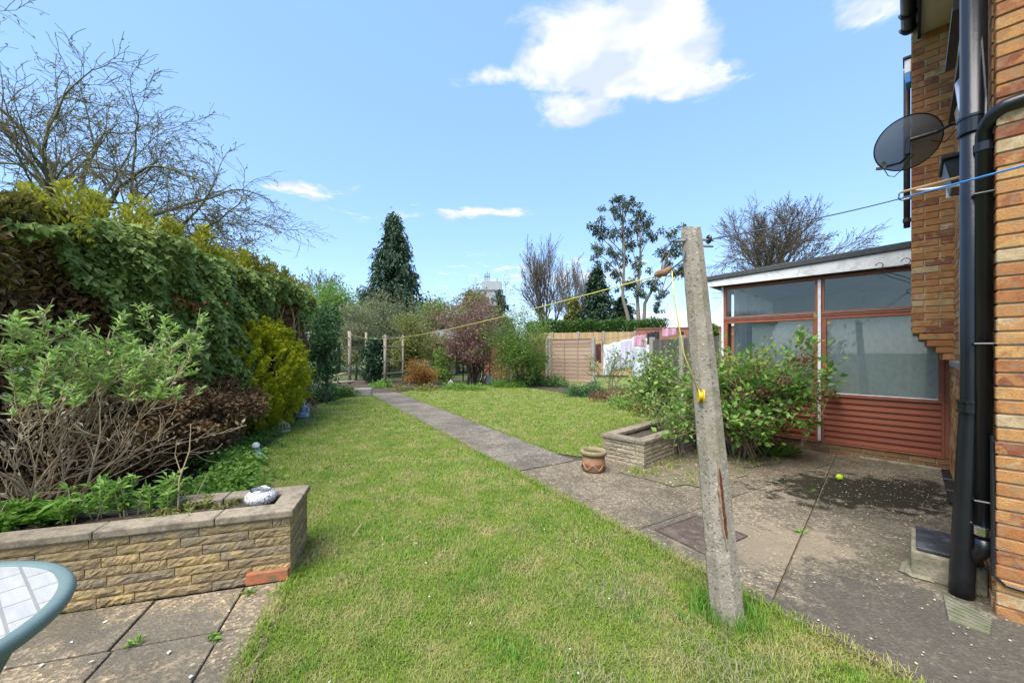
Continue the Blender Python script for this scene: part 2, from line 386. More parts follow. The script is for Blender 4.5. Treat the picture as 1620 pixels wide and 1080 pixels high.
# plants
leafmat('ivy', [(.11, .165, .03), (.165, .235, .05), (.235, .31, .08), (.13, .20, .04), (.36, .41, .14), (.19, .26, .06), (.10, .15, .03)], .28, .6, .15)
leafmat('ivy_orange', [(.45, .09, .02), (.35, .06, .02)], .2)
leafmat('thuja_gold', [(.30, .34, .015), (.46, .48, .025), (.60, .58, .04), (.38, .42, .02)], .4, .6)
leafmat('thuja_top', [(.20, .23, .02), (.34, .34, .03), (.46, .44, .05), (.15, .2, .03)], .35, .6)
leafmat('dead_conifer', [(.20, .115, .058), (.29, .175, .085), (.14, .085, .048), (.37, .24, .12)], .12, .85, .1)
leafmat('olive_conifer', [(.15, .15, .035), (.24, .225, .04), (.13, .11, .04), (.30, .28, .04)], .2, .7)
leafmat('buddleia', [(.25, .42, .07), (.32, .49, .12), (.42, .56, .20), (.20, .36, .08)], .4, .6)
leafmat('euphorbia', [(.13, .27, .04), (.19, .35, .06), (.26, .40, .09)], .35)
leafmat('weed', [(.10, .22, .025), (.16, .31, .04), (.23, .36, .07)], .35)
leafmat('evergreen', [(.04, .10, .03), (.06, .14, .04), (.09, .18, .055), (.05, .12, .035)], .2, .45, .4)
leafmat('holly', [(.022, .055, .022), (.035, .08, .032), (.05, .10, .042)], .12, .38, .5)
leafmat('willow', [(.20, .23, .105), (.27, .28, .14), (.15, .18, .09), (.32, .31, .18)], .35)
leafmat('lime', [(.13, .24, .03), (.19, .31, .05), (.10, .19, .03)], .4)
leafmat('olive', [(.17, .21, .05), (.25, .25, .06), (.13, .17, .045), (.31, .26, .07)], .35)
leafmat('spiraea', [(.28, .10, .025), (.36, .16, .035), (.22, .18, .04), (.40, .12, .03)], .35)
leafmat('purple', [(.20, .09, .08), (.30, .16, .135), (.38, .23, .20), (.16, .08, .065), (.22, .2, .09)], .3)
leafmat('cypress', [(.032, .065, .034), (.055, .10, .05), (.085, .14, .068), (.04, .08, .042)], .18, .7)
leafmat('euca', [(.05, .075, .042), (.08, .11, .06), (.12, .145, .085)], .2, .5)
leafmat('laurel', [(.04, .11, .02), (.08, .17, .03), (.12, .22, .045)], .25, .4, .4)
leafmat('rose', [(.12, .22, .04), (.20, .32, .06), (.28, .38, .09), (.16, .26, .07)], .35, .45)
leafmat('rose_young', [(.30, .30, .07), (.36, .24, .07), (.24, .32, .07)], .4)
leafmat('hydrangea', [(.10, .22, .04), (.17, .33, .055), (.25, .41, .08)], .35)
leafmat('dead_flower', [(.20, .105, .06), (.30, .18, .11), (.13, .06, .04), (.36, .24, .15)], .25, .9, .1)
leafmat('litter', [(.42, .34, .2), (.55, .47, .33), (.25, .17, .09), (.62, .58, .48), (.16, .11, .07)], .1, .9, .1)
leafmat('petal', [(.8, .78, .72), (.7, .66, .56)], .2)
leafmat('gold_petal', [(.8, .45, .02), (.75, .35, .02)], .2)
leafmat('bud', [(.22, .24, .06), (.17, .14, .06), (.30, .32, .09), (.13, .11, .06)], .25)
leafmat('twig_haze', [(.14, .10, .06), (.19, .145, .085), (.10, .08, .055)], .15)
plain('bark', (.16, .13, .10), (.075, .06, .048), 25, .95, .8, 60)
plain('bark_apple', (.19, .155, .10), (.085, .068, .045), 20, .95, .8, 60, stain=(.16, .19, .06), sscale=7)
plain('bark_tan', (.50, .38, .235), (.32, .235, .14), 30, .9, .6, 80)
plain('bark_dark', (.06, .045, .036), (.03, .024, .02), 30, .95, .6, 60)
plain('bark_pale', (.27, .23, .175), (.16, .135, .10), 20, .9, .4, 60)
plain('dark_backing', (.09, .06, .045), (.03, .022, .018), 30, .95, 1., 30)
# garden things
pieces('fence_brown', [(.20, .085, .042), (.17, .07, .036), (.23, .10, .05), (.19, .095, .055)], bmp=.3, bscale=30, stretch=(3, 3, 30), blotch=.25)
pieces('fence_weathered', [(.36, .25, .18), (.31, .21, .15), (.40, .29, .21), (.33, .24, .18)], bmp=.3, bscale=30, stretch=(3, 3, 30), blotch=.25)
pieces('fence_new', [(.48, .32, .165), (.43, .28, .14), (.52, .36, .19)], bmp=.25, bscale=30, stretch=(20, 20, 2), blotch=.2)
pieces('fence_grey', [(.13, .115, .10), (.16, .14, .12), (.11, .095, .08)], bmp=.4, bscale=30, stretch=(20, 20, 2), blotch=.25)
plain('post_wood', (.34, .28, .20), (.21, .17, .12), 12, .9, .4, 60, stretch=(10, 10, 1))
plain('concrete_post', (.36, .33, .28), (.26, .235, .195), 20, .92, .6, 90)
def exposed():
    m, t, b, o = newmat('exposed_aggregate'); p = gpos(t)
    vo = nd(t, 'ShaderNodeTexVoronoi'); vo.inputs['Scale'].default_value = 95; t.links.new(p, vo.inputs['Vector'])
    vr = nd(t, 'ShaderNodeSeparateColor'); t.links.new(vo.outputs['Color'], vr.inputs[0])
    col = ramp(t, noise(t, p, 9, 8, .7), [(.3, (.25, .22, .175)), (.7, (.36, .32, .26))])
    agg = ramp(t, vr.outputs[0], [(0, (.42, .40, .38)), (.07, (.9, .88, .86)), (.72, (1.03, 1.0, .97)), (.94, (1.45, 1.38, 1.25))], 'CONSTANT')
    col = mix(t, .85, col, agg, 'MULTIPLY')
    f = ramp(t, noise(t, p, 3.2, 8, .7), [(.52, (0, 0, 0)), (.72, (.7, .7, .7))]); col = mix(t, f, col, (.16, .14, .075))
    t.links.new(col, b.inputs['Base Color']); b.inputs['Roughness'].default_value = .92; b.inputs['Specular IOR Level'].default_value = .2
    bump(t, b, fmath(t, 'ADD', fmath(t, 'MULTIPLY', vo.outputs['Distance'], .7), noise(t, p, 50, 6, .7)), .55, .004)
exposed()
plain('terracotta', (.34, .17, .09), (.22, .11, .06), 14, .9, .4, 60, stain=(.26, .22, .13), sscale=6)
plain('terracotta_rim', (.34, .25, .14), (.2, .15, .085), 14, .9, .5, 60, stain=(.15, .16, .06), sscale=6)
plain('red_brick', (.48, .17, .08), (.36, .12, .055), 20, .9, .5, 80, stain=(.16, .13, .07), sscale=11)
plain('teal_rim', (.14, .20, .195), (.115, .17, .165), 9, .42, .05, 80)
plain('blue_stone', (.42, .50, .58), (.24, .30, .38), 14, .8, .4, 60)
plain('grey_stone', (.5, .53, .56), (.22, .25, .29), 22, .8, .5, 60)
plain('cage_wire', (.52, .46, .36), (.36, .30, .22), 20, .7)
plain('cage_white', (.66, .60, .5), (.5, .44, .35), 14, .7)
plain('yellow_plastic', (.75, .50, .01), (.62, .40, .01), 6, .4, spec=.5)
plain('yellow_rope', (.62, .55, .14), (.48, .42, .10), 60, .7)
plain('blue_rope', (.06, .30, .68), (.04, .23, .56), 60, .5)
plain('dark_rope', (.10, .12, .15), (.07, .085, .11), 60, .7)
plain('cream_wood', (.55, .38, .20), (.42, .28, .14), 14, .7)
plain('rag', (.30, .17, .09), (.15, .085, .05), 20, .95, .6, 60)
plain('ball_green', (.42, .62, .03), (.34, .52, .03), 40, .9, .4, 200)
plain('linen_white', (.78, .79, .82), (.68, .70, .75), 3, .8)
plain('linen_pink', (.62, .36, .42), (.52, .28, .35), 3, .8)
plain('linen_lilac', (.60, .55, .66), (.52, .48, .58), 3, .8)
plain('linen_dark', (.04, .035, .045), (.025, .022, .03), 3, .9)
plain('linen_maroon', (.10, .035, .035), (.07, .025, .025), 3, .9)
plain('render_white', (.72, .72, .70), (.64, .64, .62), 2, .8)
plain('far_brick', (.30, .13, .08), (.22, .09, .055), 3, .9, .3, 20)
plain('tower_white', (.38, .39, .40), (.31, .32, .33), .3, .8)
plain('shed_roof', (.20, .21, .22), (.13, .14, .15), 4, .8)
def mosaic():
    m, t, b, o = newmat('mosaic'); p = gpos(t)
    vo = nd(t, 'ShaderNodeTexVoronoi', feature='DISTANCE_TO_EDGE'); vo.inputs['Scale'].default_value = 55; t.links.new(p, vo.inputs['Vector'])
    col = ramp(t, vo.outputs['Distance'], [(.04, (.16, .13, .10)), (.10, (.68, .68, .67))]); t.links.new(col, b.inputs['Base Color']); b.inputs['Roughness'].default_value = .3
mosaic()
def table_print():
    m, t, b, o = newmat('table_print'); p = gpos(t)
    mp = nd(t, 'ShaderNodeMapping'); mp.inputs['Rotation'].default_value = (0, 0, R(33)); t.links.new(p, mp.inputs[0])
    br = nd(t, 'ShaderNodeTexBrick'); t.links.new(mp.outputs[0], br.inputs['Vector']); br.inputs['Scale'].default_value = 1.
    br.inputs['Color1'].default_value = (.46, .455, .45, 1); br.inputs['Color2'].default_value = (.40, .397, .394, 1); br.inputs['Mortar'].default_value = (.27, .267, .264, 1)
    br.inputs['Mortar Size'].default_value = .0045; br.inputs['Brick Width'].default_value = .12; br.inputs['Row Height'].default_value = .06; br.inputs['Mortar Smooth'].default_value = .3
    col = mix(t, .35, br.outputs[0], ramp(t, noise(t, vmath(t, 'MULTIPLY', mp.outputs[0], (10, 60, 1)).outputs[0], 1, 4), [(.3, (.75, .75, .75)), (.7, (1.2, 1.2, 1.2))]), 'MULTIPLY')
    t.links.new(col, b.inputs['Base Color']); b.inputs['Roughness'].default_value = .22; b.inputs['Coat Weight'].default_value = .3
table_print()
def dishmat():
    m, t, b, o = newmat('dish_mesh'); b.inputs['Base Color'].default_value = (.17, .17, .175, 1); b.inputs['Roughness'].default_value = .5
    tp = nd(t, 'ShaderNodeBsdfTransparent'); ms = nd(t, 'ShaderNodeMixShader'); ms.inputs[0].default_value = .10
    t.links.new(b.outputs[0], ms.inputs[1]); t.links.new(tp.outputs[0], ms.inputs[2]); t.links.new(ms.outputs[0], o.inputs[0])
dishmat()
# ------------------------------------------------------------------ ground, lawn, paving
def in_poly(P, poly):
    x, y = P[:, 0], P[:, 1]; ins = np.zeros(len(P), bool); n = len(poly)
    for i in range(n):
        x1, y1 = poly[i][0], poly[i][1]; x2, y2 = poly[(i + 1) % n][0], poly[(i + 1) % n][1]
        c = ((y1 > y) != (y2 > y)); xx = (x2 - x1) * (y - y1) / (y2 - y1 + 1e-12) + x1
        ins ^= c & (x < xx)
    return ins
def clip(poly, p, d, gap):
    """keep the part left of the line p + t d (moved gap to the left)"""
    nx, ny = -d[1], d[0]; L = math.hypot(nx, ny); nx /= L; ny /= L
    s = [(q[0] - p[0]) * nx + (q[1] - p[1]) * ny - gap for q in poly]; out = []
    for i in range(len(poly)):
        j = (i + 1) % len(poly)
        if s[i] >= 0: out.append((poly[i][0], poly[i][1]))
        if (s[i] >= 0) != (s[j] >= 0):
            t = s[i] / (s[i] - s[j]); out.append((poly[i][0] + t * (poly[j][0] - poly[i][0]), poly[i][1] + t * (poly[j][1] - poly[i][1])))
    return out
def split(poly, p, d, gap=.007): return clip(poly, p, d, gap), clip(poly, p, (-d[0], -d[1]), gap)
def wob(poly, step=.12, amp=.02):
    out = []
    for i in range(len(poly)):
        a = Vector((poly[i][0], poly[i][1])); b = Vector((poly[(i + 1) % len(poly)][0], poly[(i + 1) % len(poly)][1]))
        n = max(1, int((b - a).length / step))
        for k in range(n):
            q = a.lerp(b, k / n); out.append((q.x + random.gauss(0, amp), q.y + random.gauss(0, amp)))
    return out
def sheet(name, poly, z, mat, parent=None, kind='structure'):
    o = MB().add([(p[0], p[1], z) for p in poly], [tuple(range(len(poly)))]).build(name, mat, parent)
    if kind: o['kind'] = kind
    return o
tag(MB().add([(-900, -200, -.03), (900, -200, -.03), (900, 1500, -.03), (-900, 1500, -.03)], [(0, 1, 2, 3)]).build('ground', 'far_ground'), kind='structure')
def LE(Y): return (1.022 - .5865 * (Y - 2.935), Y)          # edge between lawn and path
PD = Vector((.506, -.8627)); PR = Vector((.8627, .506)); PWID = .95
beds = [(-9, 1.0), (-1.0, 1.0), (3.5, 3.0), (5.2, 7.), (6, 12), (4.5, 20), (-9, 20)]
sheet('flower_bed', beds, -.012, 'soil')
lawn1 = [(-.45, -.4), (-1.16, 1.705), (-1.40, 2.45), (-1.53, 2.95), (-1.75, 3.15), (-2.5, 3.35), (-3.25, 4.2), (-3.6, 5.2), (-4.0, 6.6), (-4.75, 8.6), (-5.4, 11.), (-5.2, 12.3), (-4.75, 13.0)] + [LE(12.9), LE(9), LE(5), LE(3), LE(1.7), LE(-.4)]
def RE(Y):
    q = Vector(LE(Y)) + PR * PWID; return (q.x, q.y)
lawn2 = [RE(12.9), RE(9), RE(5.0), (1.25, 5.14), (2.35, 6.35), (3.35, 8.9), (2.75, 11.6), (1.6, 13.5), (-.3, 16.6), (-1.6, 15.8), (-2.4, 15.3), (-3.6, 14.2)]
sheet('lawn', wob(lawn1, .15, .015), 0, 'lawn'); sheet('lawn', wob(lawn2, .15, .015), 0, 'lawn')
# path of cast slabs
pb = sheet('garden_path', [LE(13.2), LE(4.62), RE(4.62), RE(13.2)], -.004, 'dirt')
q = Vector(LE(13.1)); end = Vector(LE(4.62)); L_ = (end - q).length; t_ = 0.
while t_ < L_ - .05:
    ln = min(random.choice([1.45, 1.55, 1.5]), L_ - t_)
    a = q + PD * (t_ + .006); b = q + PD * (t_ + ln - .006)
    poly = wob([a + PR * .02, b + PR * .02, b + PR * (PWID - .015), a + PR * (PWID - .015)], .25, .008)
    z = random.uniform(.010, .015); MB().prism(poly, -.02, z).build('slab', 'path_concrete', pb); t_ += ln
# patio beside the house
patio = [LE(4.60), LE(3), LE(1.7), LE(.2), (3.2, -.6)] + [tuple(UV(-1.6, 3.37)[:2]), tuple(UV(-.33, 3.37)[:2]), tuple(UV(-.33, 7.08)[:2]), tuple(UV(2.1, 7.08)[:2]), (3.2, 6.6), (1.9, 5.2), RE(4.60)]
pt = sheet('patio', patio, -.006, 'dirt')
Apart, Bpart = split(patio, (1.49, 2.19), (.65, .67))
A1, A2 = split(Apart, (1.0, 3.1), (.8627, .506)); B1, B2 = split(Bpart, (2.62, 3.975), (.875, -.48))
for i, pl in enumerate((A1, A2, B1, B2)):
    MB().prism(pl, -.02, (.009, .012, .011, .014)[i]).build('slab', 'patio_concrete', pt)
dirt_poly = wob([(1.30, 4.55), (1.75, 4.15), (2.3, 4.0), (2.9, 4.75), (3.4, 4.9), (4.3, 5.6), tuple(UV(1.2, 6.98)[:2]), tuple(UV(2.1, 6.98)[:2]), (3.1, 6.7), (2.0, 5.2)], .12, .035)
sheet('soil_bed', dirt_poly, .0175, 'dirt')
# left patio slabs
E1 = Vector((.9588, .284)); E2 = Vector((.31, -.951)).normalized()
lp = [(-4.5, 1.6), (-1.40, 2.47), (-1.16, 1.70), (-.45, -.4), (-4.5, -.6)]
lpo = sheet('paved_corner', lp, -.008, 'soil')
base = Vector((-1.536, 1.992))
for i in range(-7, 3):
    for r, (d0, d1) in enumerate(((-.40, 0), (0, .60), (.60, 1.2), (1.2, 1.8))):
        off = 0 if r % 2 == 0 else .02
        a0 = base + E1 * (i * .455 + off + .005) + E2 * (d0 + .005); a1 = base + E1 * ((i + 1) * .455 + off - .005) + E2 * (d0 + .005)
        b1 = base + E1 * ((i + 1) * .455 + off - .005) + E2 * (d1 - .005); b0 = base + E1 * (i * .455 + off + .005) + E2 * (d1 - .005)
        pl = [tuple(x) for x in (b0, b1, a1, a0)]
        for (p, d) in (((-1.40, 2.47), (.24, -.77)), ((-1.16, 1.70), (.71, -2.1))): pl = clip(pl, p, (-d[0], -d[1]), 0) if len(pl) > 2 else pl
        pl = clip(pl, (-1.42, 2.44), (-.9588, -.284), .0) if len(pl) > 2 else pl
        if len(pl) < 3: continue
        z = random.uniform(.006, .014); MB().prism(pl, -.03, z).build('slab', 'slab', lpo, bevel=.004)

# ------------------------------------------------------------------ bricks and stones
import bmesh
def brick_mesh(name, size, mat, bev=.004):
    bm = bmesh.new(); bmesh.ops.create_cube(bm, size=1)
    for v in bm.verts: v.co = Vector((v.co.x * size[0], v.co.y * size[1], v.co.z * size[2]))
    bmesh.ops.bevel(bm, geom=list(bm.edges), offset=bev, segments=1, affect='EDGES', profile=.5)
    me = bpy.data.meshes.new(name); bm.to_mesh(me); bm.free(); me.materials.append(M_[mat]); return me
def facing_px(c, dx, ln, h):
    a = c - dx * ln / 2; b = c + dx * ln / 2
    if a.y < .3 or b.y < .3: return 0
    pa = 810 + F * a.x / a.y; pb_ = 810 + F * b.x / b.y; py = HY - (c.z - H) * F / c.y
    if max(pa, pb_) < 0 or min(pa, pb_) > 1620 or py < -10 or py > 1090: return -1. / c.length
    return abs(pa - pb_) * h * F / c.y
def place_bricks(parent, lst, mat, name='brick', limit=300, depth=.1, ch=.065):
    """lst of (centre, unit dir along the brick, length)"""
    lst = sorted(lst, key=lambda q: -facing_px(q[0], q[1], q[2], ch)); cache = {}
    org = origin(parent)
    for c, dx, ln in lst[:limit]:
        k = round(ln, 3)
        if k not in cache: cache[k] = brick_mesh(name, (ln, depth, ch), mat)
        o = bpy.data.objects.new(name, cache[k]); link(o, parent); o.location = c - org + Vector((random.gauss(0, .001), random.gauss(0, .001), 0)); o.rotation_euler = (random.gauss(0, .004), 0, math.atan2(dx.y, dx.x) + random.gauss(0, .004))
    rest = lst[limit:]
    if rest:
        mb = MB()
        for c, dx, ln in rest: mb.box(c, (ln, depth, ch), math.atan2(dx.y, dx.x))
        o = mb.build(name, mat, parent); o['kind'] = 'stuff'
def courses(lst, p0, dx, length, z0, z1, holes=(), depth=.1, out=None, ch=.075, first=0):
    """stretcher bond of bricks along dx from p0; out is the outward normal; bricks are set 6 mm proud of the core"""
    n = int((z1 - z0) / ch + .3)
    for i in range(n):
        z = z0 + (i + .5) * ch; s = 0.; row = (i + first) % 2
        if row: segs = [.1025]
        else: segs = []
        x = 0.
        while x < length - .03:
            ln = segs.pop() if segs else .215
            ln = min(ln, length - x)
            if ln > .03:
                a, b = x, x + ln
                cut = [(a, b)]
                for (h0, h1, hz0, hz1) in holes:
                    if hz0 - .02 < z < hz1 + .02:
                        nc = []
                        for (a_, b_) in cut:
                            if b_ <= h0 or a_ >= h1: nc.append((a_, b_)); continue
                            if a_ < h0 - .03: nc.append((a_, h0 - .008))
                            if b_ > h1 + .03: nc.append((h1 + .008, b_))
                        cut = nc
                for (a_, b_) in cut:
                    c = Vector(p0) + dx * ((a_ + b_) / 2) + out * (-depth / 2 + .0045); c.z = z; lst.append((c, dx, b_ - a_))
            x += ln + .01
STONE = {}
def stone_meshes(mat):
    if mat in STONE: return STONE[mat]
    L = []
    for k in range(8):
        nx, nz = 15, 5; v = []; f = []
        for j in range(nz):
            for i in range(nx):
                x = -.5 + i / (nx - 1); z = -.5 + j / (nz - 1); e = (i in (0, nx - 1)) or (j in (0, nz - 1))
                v.append((x + (0 if e else random.gauss(0, .012)), -.5 + (random.uniform(.03, .07) if e else random.gauss(.0, .026)), z + (random.uniform(-.03, .0) if j == nz - 1 else random.uniform(0, .03) if j == 0 else 0)))
        for j in range(nz - 1):
            for i in range(nx - 1): a = j * nx + i; f.append((a, a + 1, a + nx + 1, a + nx))
        b = len(v); v += [(-.5, .5, -.5), (.5, .5, -.5), (.5, .5, .5), (-.5, .5, .5)]
        f += [tuple(range(nx)[::-1]) + (b, b + 1), tuple((nz - 1) * nx + i for i in range(nx)) + (b + 2, b + 3),
              tuple(j * nx for j in range(nz)) + (b + 3, b), tuple(j * nx + nx - 1 for j in reversed(range(nz))) + (b + 1, b + 2), (b, b + 3, b + 2, b + 1)]
        me = bpy.data.meshes.new('stone'); me.from_pydata(v, [], f); me.validate(); me.update(); me.materials.append(M_[mat]); L.append(me)
    STONE[mat] = L; return L
def stone_wall(parent, p0, p1, z0, z1, ch, mat, thick=.09, lens=(.16, .42)):
    p0 = Vector(p0); p1 = Vector(p1); d = (p1 - p0); L = d.length; d.normalize(); nrm_ = Vector((-d.y, d.x, 0)); org = origin(parent); ms = stone_meshes(mat)
    n = max(1, round((z1 - z0) / ch)); h = (z1 - z0) / n
    for i in range(n):
        x = 0.
        while x < L - .01:
            ln = random.uniform(*lens)
            if L - x - ln < lens[0] * .6: ln = L - x
            ln = min(ln, L - x)
            o = bpy.data.objects.new('stone', random.choice(ms)); link(o, parent)
            c = p0 + d * (x + ln / 2) + nrm_ * thick / 2; c.z = z0 + (i + .5) * h
            o.location = c - org; o.scale = (ln - .004, thick, h - .003); o.rotation_euler = (0, 0, math.atan2(d.y, d.x)); x += ln
        x = 0

# ------------------------------------------------------------------ brick house
house = thing('brick_house', UV(-.32, 3.377), 'yellow and brown brick house wall with black pipes at the right edge', 'house')
UF, VN = -.32, 3.377
def uvbox(mb, u0, u1, v0, v1, z0, z1):
    return mb.box(UV((u0 + u1) / 2, (v0 + v1) / 2, (z0 + z1) / 2), (abs(u1 - u0), abs(v1 - v0), abs(z1 - z0)), HROT)
GW = (3.72, 5.42, 1.38, 2.36); FW = (4.0, 6.06, 3.92, 4.86)          # windows: v0 v1 z0 z1
def with_holes(mb, v0, v1, z0, z1, u0, u1, holes):
    zs = sorted({z0, z1, *[h[2] for h in holes], *[h[3] for h in holes]})
    for a, b in zip(zs[:-1], zs[1:]):
        v = v0
        for h in sorted([h for h in holes if h[2] <= a and h[3] >= b]):
            uvbox(mb, u0, u1, v, h[0], a, b); v = h[1]
        uvbox(mb, u0, u1, v, v1, a, b)
wall = MB(); with_holes(wall, VN + .008, 7.9, -.05, 5.3, -.62, UF - .008, [GW, FW])
uvbox(wall, -5, -.62, VN + .008, 7.9, -.05, 5.3); wall.build('wall', 'mortar', house)
wing = MB(); uvbox(wing, UF + .002, -.008, 6.328, 7.9, 1.68, 5.6); wing.build('wing_wall', 'mortar', house)
lst = []
courses(lst, UV(UF, VN), -D1, 1.9, 0, 5.1, out=-D2)                                    # near face
hl = [(h[0] - VN, h[1] - VN, h[2], h[3]) for h in (GW, FW)]
courses(lst, UV(UF, VN + .11), D2, 7.9 - VN - .11, 0, 5.1, holes=[(a - .11, b - .11, c, d) for a, b, c, d in hl], out=D1)   # facade
courses(lst, UV(UF, 6.32), D1, .32, 1.666, 5.05, out=-D2)                              # wing wall face
courses(lst, UV(0, 6.43), D2, 1.45, 1.741, 5.2, out=D1)
for i, u1 in enumerate((-.06, -.12, -.185, -.235)):                                    # corbel
    c = UV((UF + u1) / 2, 6.32 + .05 - .007, 1.666 - .0375 - i * .075); lst.append((c, D1, u1 - UF))
    for k in range(3):
        c2 = UV(u1 - .05, 6.45 + k * .225 + .107, c.z); lst.append((c2, D2, .215))
place_bricks(house, lst, 'brick')
cor = MB()
for i, u1 in enumerate((-.066, -.126, -.191, -.241)): uvbox(cor, UF + .002, u1 - .045, 6.34, 7.05, 1.666 - (i + 1) * .075, 1.682 - i * .075 - .001)
cor.build('corbel', 'mortar', house)
# eaves
m = MB(); uvbox(m, UF + .004, -.07, 2.6, 6.315, 5.04, 5.07); m.build('soffit', 'soffit', house)
m = MB(); uvbox(m, -.07, -.045, 2.6, 6.33, 5.00, 5.25); m.build('fascia', 'black_matt', house)
gp = [(math.cos(t) * .062, math.sin(t) * .062) for t in np.linspace(math.pi, 2 * math.pi, 11)]
m = MB(); vs_ = []
for v in (2.6, 6.34):
    for (a, b) in gp: vs_.append(UV(.025 + a, v, 5.17 + b))
    for (a, b) in reversed(gp): vs_.append(UV(.025 + a * .9, v, 5.17 + b * .9))
n = 22; m.add(vs_, [tuple(range(n)), tuple(reversed(range(n, 2 * n)))] + [(i, i + n, (i + 1) % n + n, (i + 1) % n) for i in range(n)])
gut = m.build('gutter', 'black_plastic', house)
for v in (3.2, 4.2, 5.2, 6.0, 6.28):
    m = MB(); pts = [UV(.025 + a * 1.12, v, 5.17 + b * 1.12) for (a, b) in gp]
    m.tube(pts, .012, 5).build('bracket', 'black_plastic', gut)
m = MB(); e0 = UV(.02, 2.6, 5.26); m.add([UV(.03, 2.5, 5.24), UV(.03, 6.34, 5.24), UV(-4.5, 6.34, 7.9), UV(-4.5, 2.5, 7.9), UV(.03, 2.5, 5.30), UV(.03, 6.34, 5.30), UV(-4.5, 6.34, 7.96), UV(-4.5, 2.5, 7.96)],
    [(0, 3, 2, 1), (4, 5, 6, 7), (0, 1, 5, 4), (1, 2, 6, 5), (2, 3, 7, 6), (3, 0, 4, 7)]).build('roof', 'roof_tile', house)
# windows in the facade
def window(h, u, mull, sillu, sillmat, proud=.0):
    v0, v1, z0, z1 = h; w = MB()
    uvbox(w, u - .06, u, v0, v1, z0, z0 + .06); uvbox(w, u - .06, u, v0, v1, z1 - .06, z1)
    vs2 = [v0 + .03] + mull + [v1 - .03]
    for v in vs2: uvbox(w, u - .06, u - .001, v - .03, v + .03, z0 + .06, z1 - .06)
    wo_ = w.build('window', 'white_plastic', house, bevel=.004)
    for a, b in zip(vs2[:-1], vs2[1:]):
        s = MB(); uvbox(s, u - .02, u + .016, a + .035, a + .085, z0 + .062, z1 - .062); uvbox(s, u - .02, u + .016, b - .085, b - .035, z0 + .062, z1 - .062)
        uvbox(s, u - .02, u + .015, a + .085, b - .085, z0 + .062, z0 + .11); uvbox(s, u - .02, u + .015, a + .085, b - .085, z1 - .11, z1 - .062)
        s.build('sash', 'white_plastic', wo_)
        g = MB(); uvbox(g, u - .012, u - .004, a + .08, b - .08, z0 + .10, z1 - .10); g.build('pane', 'glass_dark', wo_)
    s = MB(); uvbox(s, u - .08, sillu, v0 - .04, v1 + .08, z0 - .045, z0 - .002); s.build('sill', sillmat, wo_)
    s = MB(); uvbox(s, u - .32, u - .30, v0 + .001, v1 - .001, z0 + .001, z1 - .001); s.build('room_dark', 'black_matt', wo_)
window(GW, -.315, [4.55], -.245, 'grey_sill'); window(FW, -.345, [5.0], -.268, 'brown_plastic')
m = MB(); m.beam(UV(-.33, 4.12, 4.84), UV(-.225, 4.12, 3.90), .05, .05, up=D2); m.beam(UV(-.33, 4.9, 4.84), UV(-.225, 4.9, 3.90), .05, .05, up=D2)
m.beam(UV(-.225, 4.09, 3.88), UV(-.225, 4.93, 3.88), .055, .05); m.build('open_casement', 'brown_plastic', house)
# pipes
m = MB(); m.tube([UV(-.205, 3.51, .0), UV(-.208, 3.51, .16), UV(-.243, 3.50, 1.04), UV(-.25, 3.50, 1.2), UV(-.25, 3.50, 5.3)], .0535, 20)
sp = m.build('soil_pipe', 'black_plastic', house, smooth=True)
for z, hh in ((1.11, .07), (2.74, .10)):
    m = MB(); m.lathe(UV(-.25 if z > 2 else -.247, 3.50, z), [(.0545, -.0), (.066, .0), (.066, .014), (.060, .016), (.060, hh - .016), (.066, hh - .014), (.066, hh), (.0545, hh)], 20); m.build('collar', 'black_plastic', sp, smooth=False)
m = MB(); pth = [UV(-.283, 3.44, .36), UV(-.283, 3.44, 2.70)]
pth += [UV(-.283 - .09 * (1 - math.cos(t)), 3.44 - .085 * math.sin(t) * 1.0, 2.70 + .10 * math.sin(t)) for t in np.linspace(.3, math.pi / 2, 6)]
pth += [UV(-.9, 3.338, 2.84), UV(-1.8, 3.338, 2.88)]
m.tube(pth, .033, 16); wp = m.build('waste_pipe', 'black_plastic', house, smooth=True)
for z in (.42, 2.60): MB().lathe(UV(-.283, 3.44, z), [(.034, 0), (.040, .004), (.040, .05), (.034, .054)], 16).build('collar', 'chrome' if z < 1 else 'black_plastic', wp)
MB().tube([UV(-.283, 3.44, .40), UV(-.283, 3.44, .34), UV(-.25, 3.50, .26), UV(-.22, 3.64, .19)], .036, 14).build('pipe_shoe', 'black_plastic', wp, smooth=True)
for z in (.62, 1.51, 2.36):
    m = MB(); m.tube([UV(UF, 3.40, z), UV(-.248, 3.40, z), UV(-.243, 3.44, z), UV(-.248, 3.48, z), UV(UF, 3.48, z)], .007, 6).build('pipe_clip', 'black_plastic', wp)
m = MB(); m.tube([UV(-.31, 3.40, 1.0), UV(-.31, 3.375, .45), UV(-.308, 3.362, .24), UV(-.35, 3.36, .20), UV(-.7, 3.36, .185), UV(-1.9, 3.36, .18)], .009, 6).build('cable', 'black_plastic', house)
m = MB(); m.tube([UV(-.27, 3.47, 3.4), UV(-.29, 3.43, 2.9), UV(-.285, 3.40, 2.75)], .006, 5).build('cable', 'black_plastic', house)
m = MB(); m.tube([UV(-.30, 5.05, 3.80), UV(-.27, 4.9, 3.70), UV(-.26, 4.35, 3.26), UV(-.265, 3.9, 2.95)], .022, 10).build('overflow_pipe', 'white_plastic', house, smooth=True)
m = MB(); m.tube([UV(-.29, 4.7, 3.5), UV(-.245, 4.4, 3.26), UV(-.245, 4.1, 3.0), UV(-.27, 3.8, 2.7)], .024, 8).build('cable_sleeve', 'grey_sill', house, smooth=True)
